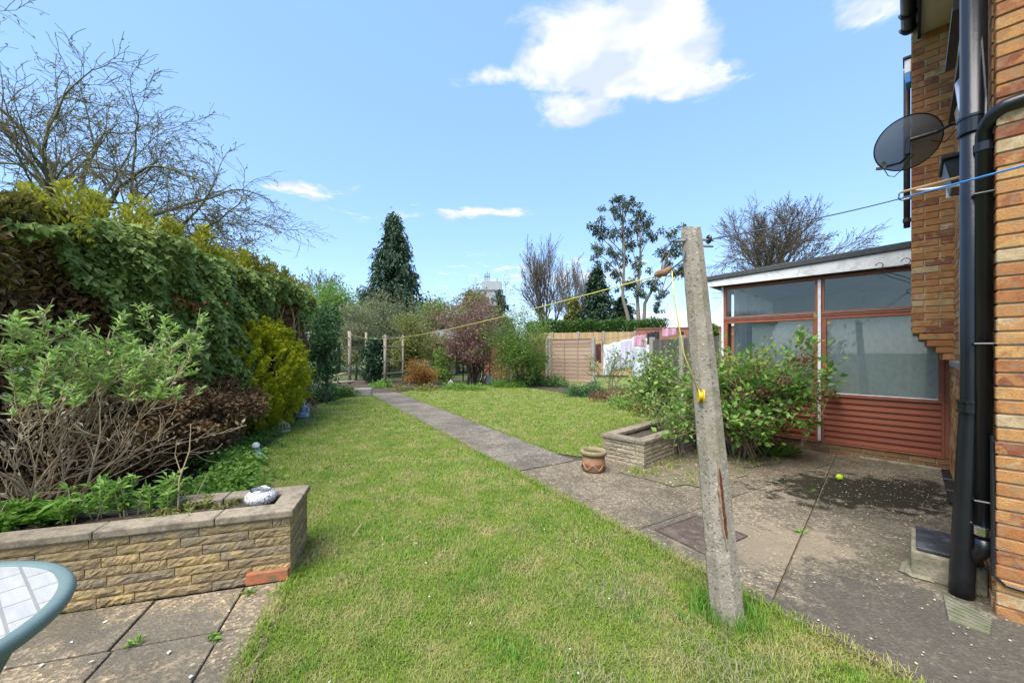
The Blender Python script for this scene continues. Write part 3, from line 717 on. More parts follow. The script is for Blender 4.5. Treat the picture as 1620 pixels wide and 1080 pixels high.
# eaves pipe of the far side and alarm box
m = MB(); m.tube([UV(.045, 7.4, 3.13), UV(.045, 7.4, 5.25)], .034, 12).build('eaves_downpipe', 'brown_plastic', house, smooth=True)
for z in (3.2, 3.5, 4.45):
    MB().lathe(UV(.045, 7.4, z), [(.035, 0), (.042, .004), (.042, .05), (.035, .054)], 12).build('collar', 'brown_plastic', bpy.data.objects['eaves_downpipe'])
al = thing('alarm_box', UV(.03, 7.2, 4.85), 'white and blue alarm box high on the far edge of the brick wall', 'alarm box')
m = MB(); uvbox(m, .001, .065, 7.1, 7.30, 5.06, 5.24); m.build('case', 'white_plastic', al, bevel=.01)
m = MB(); uvbox(m, .004, .06, 7.1, 7.30, 4.93, 5.058); m.build('lower_case', 'blue_rope', al, bevel=.01)
m = MB(); uvbox(m, .001, .08, 7.08, 7.32, 5.243, 5.27); m.build('cover', 'black_matt', al)

# ------------------------------------------------------------------ gully block, slate, drain tile
gb = thing('gully_surround', UV(-.15, 3.8, .015), 'rough concrete gully surround at the foot of the black pipes', 'gully')
m = MB(); uvbox(m, -.312, .005, 3.575, 3.63, .012, .18); uvbox(m, -.312, .005, 3.99, 4.05, .012, .18); uvbox(m, -.05, .0045, 3.63, 3.99, .012, .179); uvbox(m, -.312, -.05, 3.63, 3.99, .012, .10)
m.build('block', 'concrete_block', gb, bevel=.012, seg=2)
m = MB(); uvbox(m, -.29, -.02, 3.60, 4.03, .186, .205); m.build('slate_lid', 'slate', gb, bevel=.003)
c = UV(.03, 3.66); m = MB()
m.add([tuple(UV(.03, 3.57, .03)), tuple(UV(.06, 3.59, .021)), tuple(UV(.045, 3.75, .021)), tuple(UV(.008, 3.80, .05)), tuple(UV(.007, 3.64, .12)), tuple(UV(-.10, 3.56, .022)), tuple(UV(.0, 3.55, .022))], [(0, 1, 2, 3, 4), (0, 4, 5), (0, 5, 6), (0, 6, 1)]).build('mortar_patch', 'concrete_block', gb)
dt = thing('drain_tile', G(1533, 972), 'pale ridged square drain tile set in the paving below the soil pipe', 'drain cover')
pl = [UV(-.16, 3.44), UV(-.20, 3.20), UV(-.40, 3.22), UV(-.34, 3.36)]
pl = [G(1492, 945), G(1570, 985), G(1566, 1010), G(1500, 985)]
m = MB(); m.prism([(q.x, q.y) for q in reversed(pl)], .0, .026); m.build('tile', 'drain_tile', dt, bevel=.003)
a, b, c_, d_ = pl
for k in range(1, 6):
    t = k / 6; p0 = a.lerp(d_, t); p1 = b.lerp(c_, t); m = MB(); m.beam((p0.x, p0.y, .028), (p1.x, p1.y, .028), .005, .005); m.build('ridge', 'drain_tile', dt)
gr = thing('corner_gully', UV(-.25, 6.75, .02), 'black plastic gully trough in the corner under the ground floor window', 'gully')
m = MB(); uvbox(m, -.315, -.245, 5.5, 6.95, .012, .05); m.build('trough', 'black_matt', gr, bevel=.008)
for v in (5.9, 6.4): m = MB(); uvbox(m, -.312, -.243, v, v + .012, .0505, .058); m.build('bar', 'galv', gr)

# ------------------------------------------------------------------ conservatory
VC = 7.063
con = thing('conservatory', UV(1, VC), 'lean-to conservatory with red timber frames, boarded base and white fascia', 'conservatory')
lst = []; courses(lst, UV(UF, VC - .012), D1, 2.56, .0, .15, out=-D2); place_bricks(con, lst, 'brick_plinth')
m = MB(); uvbox(m, UF, 2.22, VC + .0, VC + .09, -.02, .155); uvbox(m, 2.13, 2.22, VC + .09, 9.7, -.02, 1.0); m.build('plinth', 'mortar', con)
m = MB(); uvbox(m, UF, .5, VC - .075, VC - .022, -.01, .04); m.build('plinth_fillet', 'concrete_block', con, bevel=.015)
bays = [(UF + .04, .90), (.945, 2.19)]
def cbox(name, mat, parent, *a, bevel=.003):
    m = MB(); uvbox(m, *a); return m.build(name, mat, parent, bevel=bevel)
for (u0, u1) in bays:
    nb = 8; hb = (.815 - .17) / nb
    for i in range(nb):
        z = .17 + i * hb; m = MB()
        pr = [(-.002, z + .001), (.012, z + hb * .96), (.03, z + hb * .96), (.03, z + .001)]        # shiplap section: bottom edge proud
        pr = [(-.020, z + .004), (-.020, z + .020), (-.004, z + hb - .008), (-.004, z + hb - .001), (.03, z + hb - .001), (.03, z + .004)]
        ve = [tuple(UV(u0 + .03, VC + q[0], q[1])) for q in pr] + [tuple(UV(u1 - .03, VC + q[0], q[1])) for q in pr]; k = len(pr)
        m.add(ve, [tuple(range(k)), tuple(reversed(range(k, 2 * k)))] + [(j, j + k, (j + 1) % k + k, (j + 1) % k) for j in range(k)])
        m.build('cladding_board', 'red_wood', con)
    cbox('corner_batten', 'red_frame', con, u0, u0 + .028, VC - .022, VC + .03, .17, .816); cbox('corner_batten', 'red_frame', con, u1 - .028, u1, VC - .022, VC + .03, .17, .816)
    cbox('base_rail', 'red_frame', con, u0, u1, VC - .03, VC + .04, .150, .169)
    # lower window
    fr = MB(); uvbox(fr, u0, u1, VC - .028, VC + .05, .822, .862); uvbox(fr, u0, u1, VC - .028, VC + .05, 1.925, 1.972)
    uvbox(fr, u0, u0 + .055, VC - .027, VC + .05, .862, 1.925); uvbox(fr, u1 - .055, u1, VC - .027, VC + .05, .862, 1.925)
    fo = fr.build('window_frame', 'red_frame', con, bevel=.004)
    cbox('putty_line', 'white_paint', fo, u0 + .056, u1 - .056, VC - .02, VC + .01, .863, .874)
    pn = cbox('pane', 'glass', fo, u0 + .05, u1 - .05, VC + .004, VC + .010, .870, 1.93, bevel=0)
    # upper light
    fr = MB(); uvbox(fr, u0, u1, VC - .014, VC + .05, 2.022, 2.042); uvbox(fr, u0, u1, VC - .014, VC + .05, 2.50, 2.545)
    uvbox(fr, u0, u0 + .03, VC - .013, VC + .05, 2.042, 2.50); uvbox(fr, u1 - .03, u1, VC - .013, VC + .05, 2.042, 2.50)
    fo = fr.build('fanlight_frame', 'red_frame', con, bevel=.003)
    cbox('pane', 'glass', fo, u0 + .025, u1 - .025, VC + .004, VC + .010, 2.038, 2.505, bevel=0)
cbox('transom', 'red_frame', con, UF, 2.215, VC - .035, VC + .05, 1.974, 2.005); cbox('drip_bead', 'grey_sill', con, UF, 2.215, VC - .042, VC + .045, 2.006, 2.021)
cbox('sticker', 'cream_wood', con, .80, .86, VC - .0005, VC + .003, 1.86, 1.905, bevel=0)
cbox('cover_strip', 'white_paint', con, .904, .941, VC - .045, VC - .0285, .175, 2.50); cbox('mullion', 'red_frame', con, .901, .944, VC - .026, VC + .06, .175, 2.545)
cbox('end_post', 'white_paint', con, 2.192, 2.225, VC - .045, VC + .06, .15, 2.55); cbox('end_post', 'red_frame', con, UF, UF + .038, VC - .022, VC + .06, .155, 2.545)
cbox('head', 'bark_dark', con, UF + .33, 2.35, VC - .10, VC + .06, 2.547, 2.58)
m = MB(); zs = lambda u: 2.85 - u * .0456
ve = []
for v, dz in ((VC - .14, 0.), (VC - .115, 0.)):
    ve += [UV(.004, v, 2.56), UV(2.41, v, 2.56), UV(2.41, v, zs(2.41) - .085), UV(.004, v, zs(0) - .095)]
m.add(ve, [(0, 1, 2, 3), (7, 6, 5, 4), (0, 4, 5, 1), (1, 5, 6, 2), (2, 6, 7, 3), (3, 7, 4, 0)]).build('fascia', 'white_paint', con)
ve = []
for v in (VC - .165, 9.9):
    ve += [UV(.002, v, zs(0) - .093), UV(2.44, v, zs(2.44) - .083), UV(2.44, v, zs(2.44)), UV(.002, v, zs(0))]
m = MB(); m.add(ve, [(0, 1, 2, 3), (7, 6, 5, 4), (0, 4, 5, 1), (1, 5, 6, 2), (2, 6, 7, 3), (3, 7, 4, 0)]).build('roof', 'felt', con, bevel=.015, seg=2)
m = MB(); uvbox(m, 2.385, 2.41, VC - .112, 9.8, 2.565, 2.65); m.build('side_fascia', 'white_paint', con)
cbox('ceiling', 'inner_wall', con, UF + .01, 2.38, VC + .06, 9.8, 2.59, 2.61, bevel=0)
cbox('back_wall', 'inner_wall', con, UF, 2.22, 9.71, 9.8, -.02, 2.58, bevel=0); cbox('floor', 'grey_sill', con, UF + .01, 2.12, VC + .095, 9.70, -.02, .02, bevel=0)
for v in (7.2, 8.0, 8.8): cbox('side_post', 'red_frame', con, 2.14, 2.20, v, v + .06, 1.0, 2.585)
def drape(name, label, u0, v0, u1, v1, z0, z1, mat, waves, amp):
    n = waves * 8; ve = []; a = UV(u0, v0); b = UV(u1, v1); d = (b - a).normalized(); pn = Vector((-d.y, d.x, 0))
    for i in range(n + 1):
        t = i / n; q = a.lerp(b, t) + pn * amp * math.sin(t * waves * 2 * math.pi + math.sin(t * 9)); ve += [(q.x, q.y, z0), (q.x, q.y, z1)]
    o = MB().add(ve, [(2 * i, 2 * i + 2, 2 * i + 3, 2 * i + 1) for i in range(n)]).build(name, mat, None, smooth=True); return tag(o, label, 'curtain')
drape('curtain', 'white pleated curtain hanging along the far end of the conservatory', 2.06, VC + .12, 2.06, 9.6, .3, 2.5, 'drape', 16, .03)
drape('net_curtain', 'pale net curtain filling the wide right pane of the conservatory', UF + .06, VC + .075, .90, VC + .075, .3, 1.96, 'net', 14, .0015)
drape('net_curtain', 'pale net curtain behind the shrub-covered left pane of the conservatory', .96, VC + .078, 1.80, VC + .078, .3, 1.96, 'net', 11, .0015)
hb_ = thing('basket_bracket', UV(.02, 6.95, 2.5), 'black curled iron hanging basket bracket under the conservatory fascia', 'bracket')
m = MB(); m.tube([UV(0, 6.86, 2.53), UV(.30, 6.86, 2.54)], .006, 6)
m.tube([UV(0, 6.86, 2.36), UV(.10, 6.86, 2.42), UV(.20, 6.86, 2.47), UV(.26, 6.86, 2.53)], .005, 6); m.build('arm', 'black_matt', hb_)
for (cu, cz, r) in ((.29, 2.575, .035), (.29, 2.50, .03), (.05, 2.59, .04)):
    m = MB(); m.tube([UV(cu + r * math.cos(t), 6.86, cz + r * math.sin(t)) for t in np.linspace(0, 5.2, 14)], .0045, 5); m.build('scroll', 'black_matt', hb_)
# ------------------------------------------------------------------ stone planters
def stone_planter(name, label, C, a, La, e, Le, zt, mat, ch, cop, soilz):
    """corner C; a = direction of one side, e = direction of the other (interior lies towards both)"""
    P = thing(name, (C.x, C.y, 0), label, 'planter')
    C = Vector((C.x, C.y, 0)); a = Vector((a.x, a.y, 0)).normalized(); e = Vector((e.x, e.y, 0)).normalized()
    D = C + a * La; E = C + e * Le; X = D + e * Le; th = .10
    zb = zt - cop
    stone_wall(P, D, C, 0, zb, ch, mat, th); stone_wall(P, C, E, 0, zb, ch, mat, th); stone_wall(P, E, X, 0, zb, ch, mat, th); stone_wall(P, X, D, 0, zb, ch, mat, th)
    m = MB(); i1 = C + (a + e) * .04; m.prism([tuple((C + (a * p + e * q_))[:2]) for p, q_ in ((.035, .035), (.035, Le - .035), (La - .035, Le - .035), (La - .035, .035))], -.02, soilz - .03)
    m.build('core', 'mortar', P)
    W_ = .15; o_ = .018
    def run(p, d, L, inn, ext0, ext1):
        x = -ext0; end = L + ext1
        while x < end - .02:
            ln = min(random.uniform(.42, .6), end - x)
            if end - x - ln < .2: ln = end - x
            c = p + d * (x + ln / 2) + inn * (W_ / 2 - o_) + Vector((0, 0, zb + cop / 2 + random.uniform(-.003, .003)))
            MB().box(c, (ln - .006, W_, cop - .004), math.atan2(d.y, d.x) + random.gauss(0, .006)).build('coping', 'coping', P, bevel=.008, seg=2); x += ln
    run(D, -a, La, e, o_, o_); run(X, a * -1, La, -e, o_, o_) if False else run(E, a, La, -e, o_, o_)
    run(C, e, Le, a, -(W_ - o_), -(W_ - o_)); run(D, e, Le, -a, -(W_ - o_), -(W_ - o_))
    n = 14; ve = []; fs = []
    for i in range(n + 1):
        for j in range(n + 1):
            q = C + a * (.12 + (La - .24) * i / n) + e * (.12 + (Le - .24) * j / n); ve.append((q.x, q.y, soilz + random.gauss(0, .008)))
    for i in range(n):
        for j in range(n): k = i * (n + 1) + j; fs.append((k, k + 1, k + n + 2, k + n + 1))
    MB().add(ve, fs).build('soil_fill', 'soil', P, smooth=True)
    return P
E1p = Vector((.9588, .284)); Pn = Vector((-.284, .9588))
FR = Vector((-1.425, 2.455))
stone_planter('stone_planter', 'long buff stone planter with grey coping behind the green-rimmed table', FR, -E1p, 2.5, Pn, .47, .452, 'stone', .0585, .05, .40)
RC = Vector((1.626, 4.69))
stone_planter('stone_planter', 'low grey stone planter beside the terracotta pot on the patio', RC, Vector((-.68, .735)), .60, Vector((.735, .68)), 1.9, .365, 'stone_grey', .052, .05, .29)
lb = MB(); c = G(418, 926); lb.box((c.x, c.y + .055, .048), (.235, .105, .07), .28)
tag(lb.build('loose_brick', 'red_brick', None, bevel=.006, seg=2), 'loose orange red brick on the slabs against the stone planter', 'brick')
mp_ = thing('mosaic_bowl', G(413, 797, .4), 'squat white crackle mosaic bowl at the end of the buff planter', 'bowl'); c = Vector(mp_.location)
MB().lathe(c, [(.05, 0), (.085, .02), (.10, .05), (.092, .078), (.065, .098), (.058, .104), (.052, .098), (.06, .085), (.075, .06), (.02, .05)], 26, cap=False).build('bowl', 'mosaic', mp_, smooth=True)
MB().tube([c + Vector((.06 * math.cos(t), .06 * math.sin(t), .104)) for t in np.linspace(0, 2 * math.pi, 24)], .006, 6).build('rim', 'chrome', mp_, smooth=True)

# ------------------------------------------------------------------ garden table
tb = thing('garden_table', (-1.73, .93, 0), 'round patio table with stone print top and green grey rim', 'table'); tcx, tcy, tr = -1.73, .93, .435
MB().lathe((tcx, tcy, .70), [(.001, 0), (tr - .03, 0), (tr - .03, .018), (.001, .018)], 64, cap=False).build('table_top', 'table_print', tb)
MB().lathe((tcx, tcy, .70), [(tr - .035, -.012), (tr - .012, -.022), (tr, -.012), (tr + .006, .004), (tr, .02), (tr - .012, .027), (tr - .03, .0225), (tr - .034, .0185), (tr - .036, -.004)], 72, cap=False).build('rim', 'teal_rim', tb, smooth=True)
for k in range(4):
    t = .5 + k * math.pi / 2; d = Vector((math.cos(t), math.sin(t), 0)); c = Vector((tcx, tcy, 0))
    MB().tube([c + d * .36 + Vector((0, 0, .69)), c + d * .30 + Vector((0, 0, .55)), c + d * .12 + Vector((0, 0, .36)), c + d * .2 + Vector((0, 0, .15)), c + d * .36 + Vector((0, 0, .012))], .014, 8).build('leg', 'teal_rim', tb, smooth=True)

# ------------------------------------------------------------------ concrete line post and lines
lp_ = thing('line_post', (1.19, 2.11, 0), 'leaning speckled concrete washing line post in front of the patio', 'post')
def post_axis(z): return Vector((1.19 - .186 * z / 2.16, 2.11 + .015 * z, z))
m = MB(); nz_ = 46; rot = R(24); ch8 = []
for i in range(8):
    pass
rings = []
for i in range(nz_ + 1):
    z = -.1 + 2.26 * i / nz_; c = post_axis(z); hw = .082 - .031 * max(0, z) / 2.16; cf = .42
    if i == nz_: hw *= .93
    pts = [(1, -cf), (1, cf), (cf, 1), (-cf, 1), (-1, cf), (-1, -cf), (-cf, -1), (cf, -1)]
    for (x, y) in pts:
        x *= hw * (1 + random.gauss(0, .010)); y *= hw * (1 + random.gauss(0, .010))
        rings.append((c.x + x * math.cos(rot) - y * math.sin(rot), c.y + x * math.sin(rot) + y * math.cos(rot), z + (random.gauss(0, .006) if i == nz_ else 0)))
fs = []
for i in range(nz_):
    for k in range(8): k2 = (k + 1) % 8; fs.append((i * 8 + k, i * 8 + k2, (i + 1) * 8 + k2, (i + 1) * 8 + k))
fs.append(tuple(nz_ * 8 + k for k in range(8))); fs.append(tuple(reversed(range(8))))
sh = m.add(rings, fs).build('shaft', 'exposed_aggregate', lp_, bevel=.0)
# split in the face with the rusted bar inside
def front(z, dx=0.):
    c = post_axis(z); hw = .082 - .031 * z / 2.16; return Vector((c.x + dx, c.y - hw * 1.0, z))
m = MB(); pts = [front(z, -.006 + random.gauss(0, .0015)) + Vector((0, -.012, 0)) for z in np.linspace(.47, .84, 14)]
m.tube(pts, [.002] + [random.uniform(.005, .008) for _ in range(12)] + [.002], 7).build('rusty_bar', 'rust', sh)
m = MB(); L1 = []; R1 = []
for z in np.linspace(.40, .88, 22):
    w = .014 * math.sin((z - .39) / .50 * math.pi) * random.uniform(.7, 1.3) + .002
    c = front(z, -.008) + Vector((0, -.010, 0)); L1.append(c + Vector((-w, .002, 0))); R1.append(c + Vector((w, .002, 0)))
ve = []
for a, b in zip(L1, R1): ve += [a + Vector((0, .012, 0)), a + Vector((.003, -.003, 0)), b + Vector((-.003, -.003, 0)), b + Vector((0, .012, 0))]
m.add(ve, [(4 * i + j, 4 * i + 4 + j, 4 * i + 5 + j, 4 * i + 1 + j) for i in range(21) for j in range(3)]).build('spalled_edge', 'spall', sh)
for (z, d, L) in ((2.085, -1, .05), (2.09, 1, .06), (2.055, 1, .055)):
    c = post_axis(z); MB().tube([c + Vector((0, -.02, 0)), c + Vector((d * (.05 + L), -.02, -.004))], .007, 8).build('bolt', 'galv', lp_)
c = post_axis(2.09) + Vector((.085, -.02, 0))
MB().tube([c + Vector((0, .018 * math.cos(t), .018 * math.sin(t))) for t in np.linspace(0, 2 * math.pi, 14)], .008, 6).build('pulley', 'black_plastic', lp_)
def rope(name, pts, r, mat, label, seg=6):
    return tag(MB().tube(pts, r, seg).build(name, mat, None, smooth=True), label, 'washing line')
def sag(a, b, s, n=40): return [Vector(a).lerp(Vector(b), t) - Vector((0, 0, 4 * s * t * (1 - t))) for t in np.linspace(0, 1, n)]
rag_a = A(1036, 437, 2.12); rag_b = A(1064, 424, 2.10)
T1TOP = A(553, 527, 16.9)
rope('washing_line', sag(T1TOP, rag_a, .30), .0036, 'yellow_rope', 'pale yellow washing line sagging across the garden to the leaning post')
m = MB(); m.tube([rag_a.lerp(rag_b, t) + Vector((random.gauss(0, .002), random.gauss(0, .002), .004 * math.sin(9 * t))) for t in np.linspace(0, 1, 9)], [.006, .016, .021, .019, .022, .018, .015, .012, .005], 9)
tag(m.build('tied_rag', 'rag', None, smooth=True), 'brown rag wound round the washing line near the post', 'rag')
c = post_axis(2.03); rope('tie_line', [rag_b, rag_b.lerp(c, .5) + Vector((0, 0, -.004)), c + Vector((-.05, -.02, 0))], .005, 'dark_rope', 'short dark cord tying the rag to the concrete post')
pc = post_axis(1.225) + Vector((-.058, -.055, 0))
rope('hanging_cord', [rag_b + Vector((-.004, 0, -.01)), A(1066, 470, 2.08), A(1082, 560, 2.05), pc + Vector((-.012, 0, .02))], .0035, 'yellow_rope', 'bright yellow cord hanging down beside the concrete post')
cl = thing('line_winder', pc, 'round yellow plastic line winder on the concrete post', 'winder')
Mx = Matrix.Rotation(R(90), 3, 'Y') @ Matrix.Rotation(R(15), 3, 'X')
m = MB(); m.lathe((0, 0, 0), [(.012, -.014), (.036, -.014), (.036, -.009), (.022, -.006), (.022, .006), (.036, .009), (.036, .014), (.012, .014)], 22)
m.v = [tuple(pc + Mx @ Vector(v)) for v in m.v]; m.build('drum', 'yellow_plastic', cl, smooth=False)
m = MB(); m.tube([pc, pc + Vector((.03, .01, 0))], .006, 6); m.build('pin', 'galv', cl)
hk = UV(.06, 3.9, 2.56)
br = thing('line_bracket', UV(UF, 3.9, 2.6), 'pale wooden washing line bracket on the house wall', 'bracket')
m = MB(); m.tube([UV(UF, 3.9, 2.63), UV(.055, 3.9, 2.605)], .009, 8).build('arm', 'cream_wood', br)
m = MB(); m.tube([UV(.05, 3.9, 2.605), UV(.062, 3.9, 2.60), UV(.066, 3.9, 2.56), UV(.05, 3.9, 2.548), UV(.01, 3.9, 2.55), UV(-.004, 3.9, 2.565)], .0055, 6).build('hook', 'galv', br)
m = MB(); m.tube([UV(-.02, 3.9, 2.60), UV(-.10, 3.88, 2.575), UV(-.20, 3.88, 2.57), UV(-.30, 3.9, 2.55)], [.004, .012, .01, .008], 7).build('peg_strap', 'white_plastic', br)
pe = post_axis(2.09) + Vector((.09, -.02, 0))
rope('house_line', sag(pe, hk, .012, 20), .0042, 'dark_rope', 'thin dark blue line from the concrete post to the house bracket')
d = Vector((2.149, 1.6, 2.247)) - hk
rope('house_line', [hk, hk + d * .6, hk + d * 1.0, hk + d * 1.6], .0052, 'blue_rope', 'bright blue line running past the black pipes')

# ------------------------------------------------------------------ dish and wall lamp
C = A(1440, 227, 3.35); view = (C - Vector((0, 0, H))).normalized()
N = (view + Vector((-.30, .12, .12))).normalized()
ds = thing('satellite_dish', UV(UF, 4.95, 3.2), 'dark grey mesh satellite dish on the brick wall', 'satellite dish')
zx = N.to_track_quat('Z', 'Y').to_matrix()
def dl(x, y, z): return C + zx @ Vector((x, y, z))
m = MB(); prof = [(.225 * k / 12, .055 * (k / 12) ** 2) for k in range(13)]; prof[0] = (.002, 0)
m.lathe((0, 0, 0), prof, 40, cap=False); m.v = [tuple(dl(*v)) for v in m.v]; m.build('reflector', 'dish_mesh', ds, smooth=True)
m = MB(); m.tube([dl(.225 * math.cos(t), .225 * math.sin(t), .055) for t in np.linspace(0, 2 * math.pi, 48)], .005, 6).build('rim', 'black_matt', ds, smooth=True)
up = Vector((0, 0, 1)); rt = view.cross(up).normalized()
m = MB(); m.beam(C - view * .03 + up * .05 - rt * .01, C - view * .03 - up * .09 - rt * .02, .035, .03, up=view); m.build('back_plate', 'black_plastic', ds, bevel=.004)
w0 = UV(UF + .01, 4.75, 3.32)
m = MB(); m.tube([C - view * .05 + up * .03, C - view * .05 + up * .035 + rt * .16, UV(-.22, 4.75, 3.32)], [.017, .017, .014], 8); m.build('mount_arm', 'black_plastic', ds)
m = MB(); m.tube([UV(-.22, 4.75, 3.32), w0], .016, 8); uvbox(m, UF + .001, UF + .02, 4.68, 4.82, 3.22, 3.42); m.build('wall_plate', 'black_plastic', ds)
lnb = dl(0, 0, 0) - up * .155 - rt * .17 + view * .10
m = MB(); m.tube([C - up * .09 - view * .03, C - up * .15 - rt * .06 + view * .02, lnb], .010, 8); m.build('feed_arm', 'black_plastic', ds)
m = MB(); m.tube([lnb - rt * .05 + up * .01, lnb + rt * .02], [.022, .026], 10); m.tube([lnb, lnb + up * .05], .014, 8); m.build('receiver', 'galv', ds)
m = MB(); m.tube([lnb - up * .01, lnb - up * .09 + rt * .03, lnb - up * .11 + rt * .07, lnb - up * .06 + rt * .12, C - up * .10 + rt * .02], .004, 5).build('cable', 'black_plastic', ds)
m = MB(); m.tube([C - up * .02 + rt * .12, C - up * .07 + rt * .2, UV(-.25, 4.7, 3.25)], .004, 5).build('cable', 'black_plastic', ds)
fl = thing('wall_lamp', UV(UF, 4.4, 2.8), 'boxy black wall lamp with a white side under the dish', 'lamp')
m = MB(); a0 = [(4.25, 2.66), (4.25, 2.86), (4.62, 2.90), (4.62, 2.66)]
ve = [UV(UF + .002, 4.25, 2.68), UV(UF + .002, 4.25, 2.90), UV(UF + .002, 4.62, 2.90), UV(UF + .002, 4.62, 2.68), UV(-.205, 4.28, 2.69), UV(-.165, 4.25, 2.87), UV(-.165, 4.62, 2.87), UV(-.205, 4.58, 2.69)]
m.add(ve, [(0, 1, 2, 3), (7, 6, 5, 4), (0, 4, 5, 1), (1, 5, 6, 2), (2, 6, 7, 3), (3, 7, 4, 0)]).build('case', 'black_plastic', fl, bevel=.006)
m = MB(); uvbox(m, UF + .002, -.15, 4.22, 4.65, 2.875, 2.905); m.build('hood', 'black_matt', fl, bevel=.006)
m = MB(); uvbox(m, -.225, -.19, 4.60, 4.635, 2.685, 2.86); m.build('side_lens', 'white_plastic', fl, bevel=.004)

# ------------------------------------------------------------------ pots, ornaments, ball, cover
c = G(939, 745); pot = thing('terracotta_pot', c, 'weathered terracotta pot with a thick mossy rim by the stone planter', 'pot')
MB().lathe(c, [(.115, .012), (.135, .03), (.135, .10), (.142, .11), (.135, .12), (.132, .205), (.11, .21)], 28).build('body', 'terracotta', pot, smooth=True)
MB().lathe(c + Vector((0, 0, .205)), [(.125, .0), (.155, .008), (.165, .03), (.158, .052), (.140, .06), (.118, .05), (.112, .02)], 32, cap=False).build('rim', 'terracotta_rim', pot, smooth=True)
m = MB(); m.tube([c + Vector((.139 * math.cos(t), .139 * math.sin(t), .075 + .03 * math.sin(6 * t))) for t in np.linspace(0, 2 * math.pi, 60)], .010, 6).build('moulding', 'terracotta', pot, smooth=True)
MB().lathe(c + Vector((0, 0, .228)), [(.001, .004), (.118, 0)], 24, cap=False).build('soil_fill', 'soil', pot)
tag(MB().ball(G(1328, 762) + Vector((0, 0, .0535)), .034, 20, 14).build('tennis_ball', 'ball_green', None, smooth=True), 'bright yellow green ball on the dark mossy paving', 'ball')
mh = thing('inspection_cover', G(1095, 840), 'rusty brown studded inspection cover set behind the concrete post', 'inspection cover')
pl = [G(1048, 852), G(1085, 872), G(1150, 872), G(1160, 850), G(1105, 815)]
cc = G(1108, 846); ex = Vector((.8627, .506, 0)); ey = Vector((-.506, .8627, 0))
m = MB(); m.box(cc + Vector((0, 0, .013)), (.50, .40, .016), math.atan2(ex.y, ex.x)); m.build('plate', 'manhole', mh)
m = MB()
for s in (-1, 1):
    m.beam(cc + ex * .262 * s - ey * .22 + Vector((0, 0, .014)), cc + ex * .262 * s + ey * .22 + Vector((0, 0, .014)), .02, .022); m.beam(cc + ey * .212 * s - ex * .25 + Vector((0, 0, .014)), cc + ey * .212 * s + ex * .25 + Vector((0, 0, .014)), .02, .022)
m.build('frame', 'manhole', mh)
st = MB()
for i in range(11):
    for j in range(9):
        q = cc + ex * (-.21 + i * .042) + ey * (-.165 + j * .041); st.lathe((q.x, q.y, .0205), [(.012, 0), (.009, .004), (.001, .0045)], 7, cap=False)
o = st.build('stud', 'manhole', mh); o['kind'] = 'stuff'

def remesh(o, v=.008):
    md = o.modifiers.new('remesh', 'REMESH'); md.mode = 'VOXEL'; md.voxel_size = v; md.use_smooth_shade = True
    md2 = o.modifiers.new('smooth', 'SMOOTH'); md2.factor = .6; md2.iterations = 4
c = G(408, 726); s1 = thing('cherub_ornament', c, 'small grey blue kneeling child ornament on the lawn edge beside the brown conifer', 'ornament')
m = MB(); e = Vector((.5, -.2, 0)).normalized()
m.ball(c + Vector((.01, 0, .04)), .05, sc=(1.3, 1, .75)); m.ball(c + Vector((.0, 0, .09)), .042, sc=(.9, .8, 1.1)); m.ball(c + Vector((-.012, 0, .135)), .036)
m.ball(c + Vector((.04, -.02, .07)), .02, sc=(1.5, 1, 1)); m.ball(c + Vector((.06, -.03, .03)), .022, sc=(1.8, 1, 1)); m.tube([c + Vector((.0, -.03, .13)), c + Vector((.035, -.045, .09)), c + Vector((.05, -.03, .06))], .014, 8)
o = m.build('body', 'blue_stone', s1); remesh(o)
m = MB(); m.ball(c + Vector((-.022, -.005, .185)), .05, sc=(1, 1, .95)); m.ball(c + Vector((.012, -.03, .175)), .03); o = m.build('head', 'grey_stone', s1); remesh(o)
m = MB(); m.ball(c + Vector((.10, -.03, .02)), .035, sc=(1.6, 1, .4)); m.build('base', 'blue_stone', s1, smooth=True)
c = G(480, 661); s2 = thing('seated_ornament', c, 'pale blue seated figure ornament at the foot of the golden conifer', 'ornament')
m = MB(); m.ball(c + Vector((0, 0, .07)), .12, sc=(1.05, .8, .62)); m.ball(c + Vector((0, 0, .17)), .085, sc=(1, .75, 1.1)); m.ball(c + Vector((0, 0, .235)), .07, sc=(1.15, .7, .6)); m.tube([c + Vector((0, 0, .24)), c + Vector((0, 0, .31))], .028, 8)
for s in (-1, 1): m.tube([c + Vector((s * .085, 0, .235)), c + Vector((s * .125, -.02, .15)), c + Vector((s * .09, -.07, .09)), c + Vector((0, -.095, .10))], [.03, .028, .024, .02], 8); m.tube([c + Vector((s * .05, -.02, .06)), c + Vector((s * .13, -.06, .05)), c + Vector((-s * .03, -.11, .04))], [.04, .04, .03], 8)
o = m.build('body', 'blue_stone', s2); remesh(o, .01)
m = MB(); m.ball(c + Vector((0, -.005, .355)), .05, sc=(.9, .95, 1.1)); m.ball(c + Vector((0, .01, .41)), .022); o = m.build('head', 'blue_stone', s2); remesh(o, .008)
c = G(773, 606); s3 = thing('pagoda_lantern', c, 'blue grey bell shaped ornament under the purple leaved tree', 'ornament')
MB().lathe(c, [(.16, 0), (.17, .04), (.13, .07), (.15, .14), (.155, .22), (.13, .28), (.075, .33), (.05, .37), (.06, .40), (.03, .45), (.01, .52)], 18).build('bell', 'blue_stone', s3, smooth=True)
for k in range(6):
    t = k * math.pi / 3; MB().tube([c + Vector((math.cos(t) * .153, math.sin(t) * .153, .10)), c + Vector((math.cos(t) * .162, math.sin(t) * .162, .22))], .018, 6).build('pane', 'grey_stone', s3)
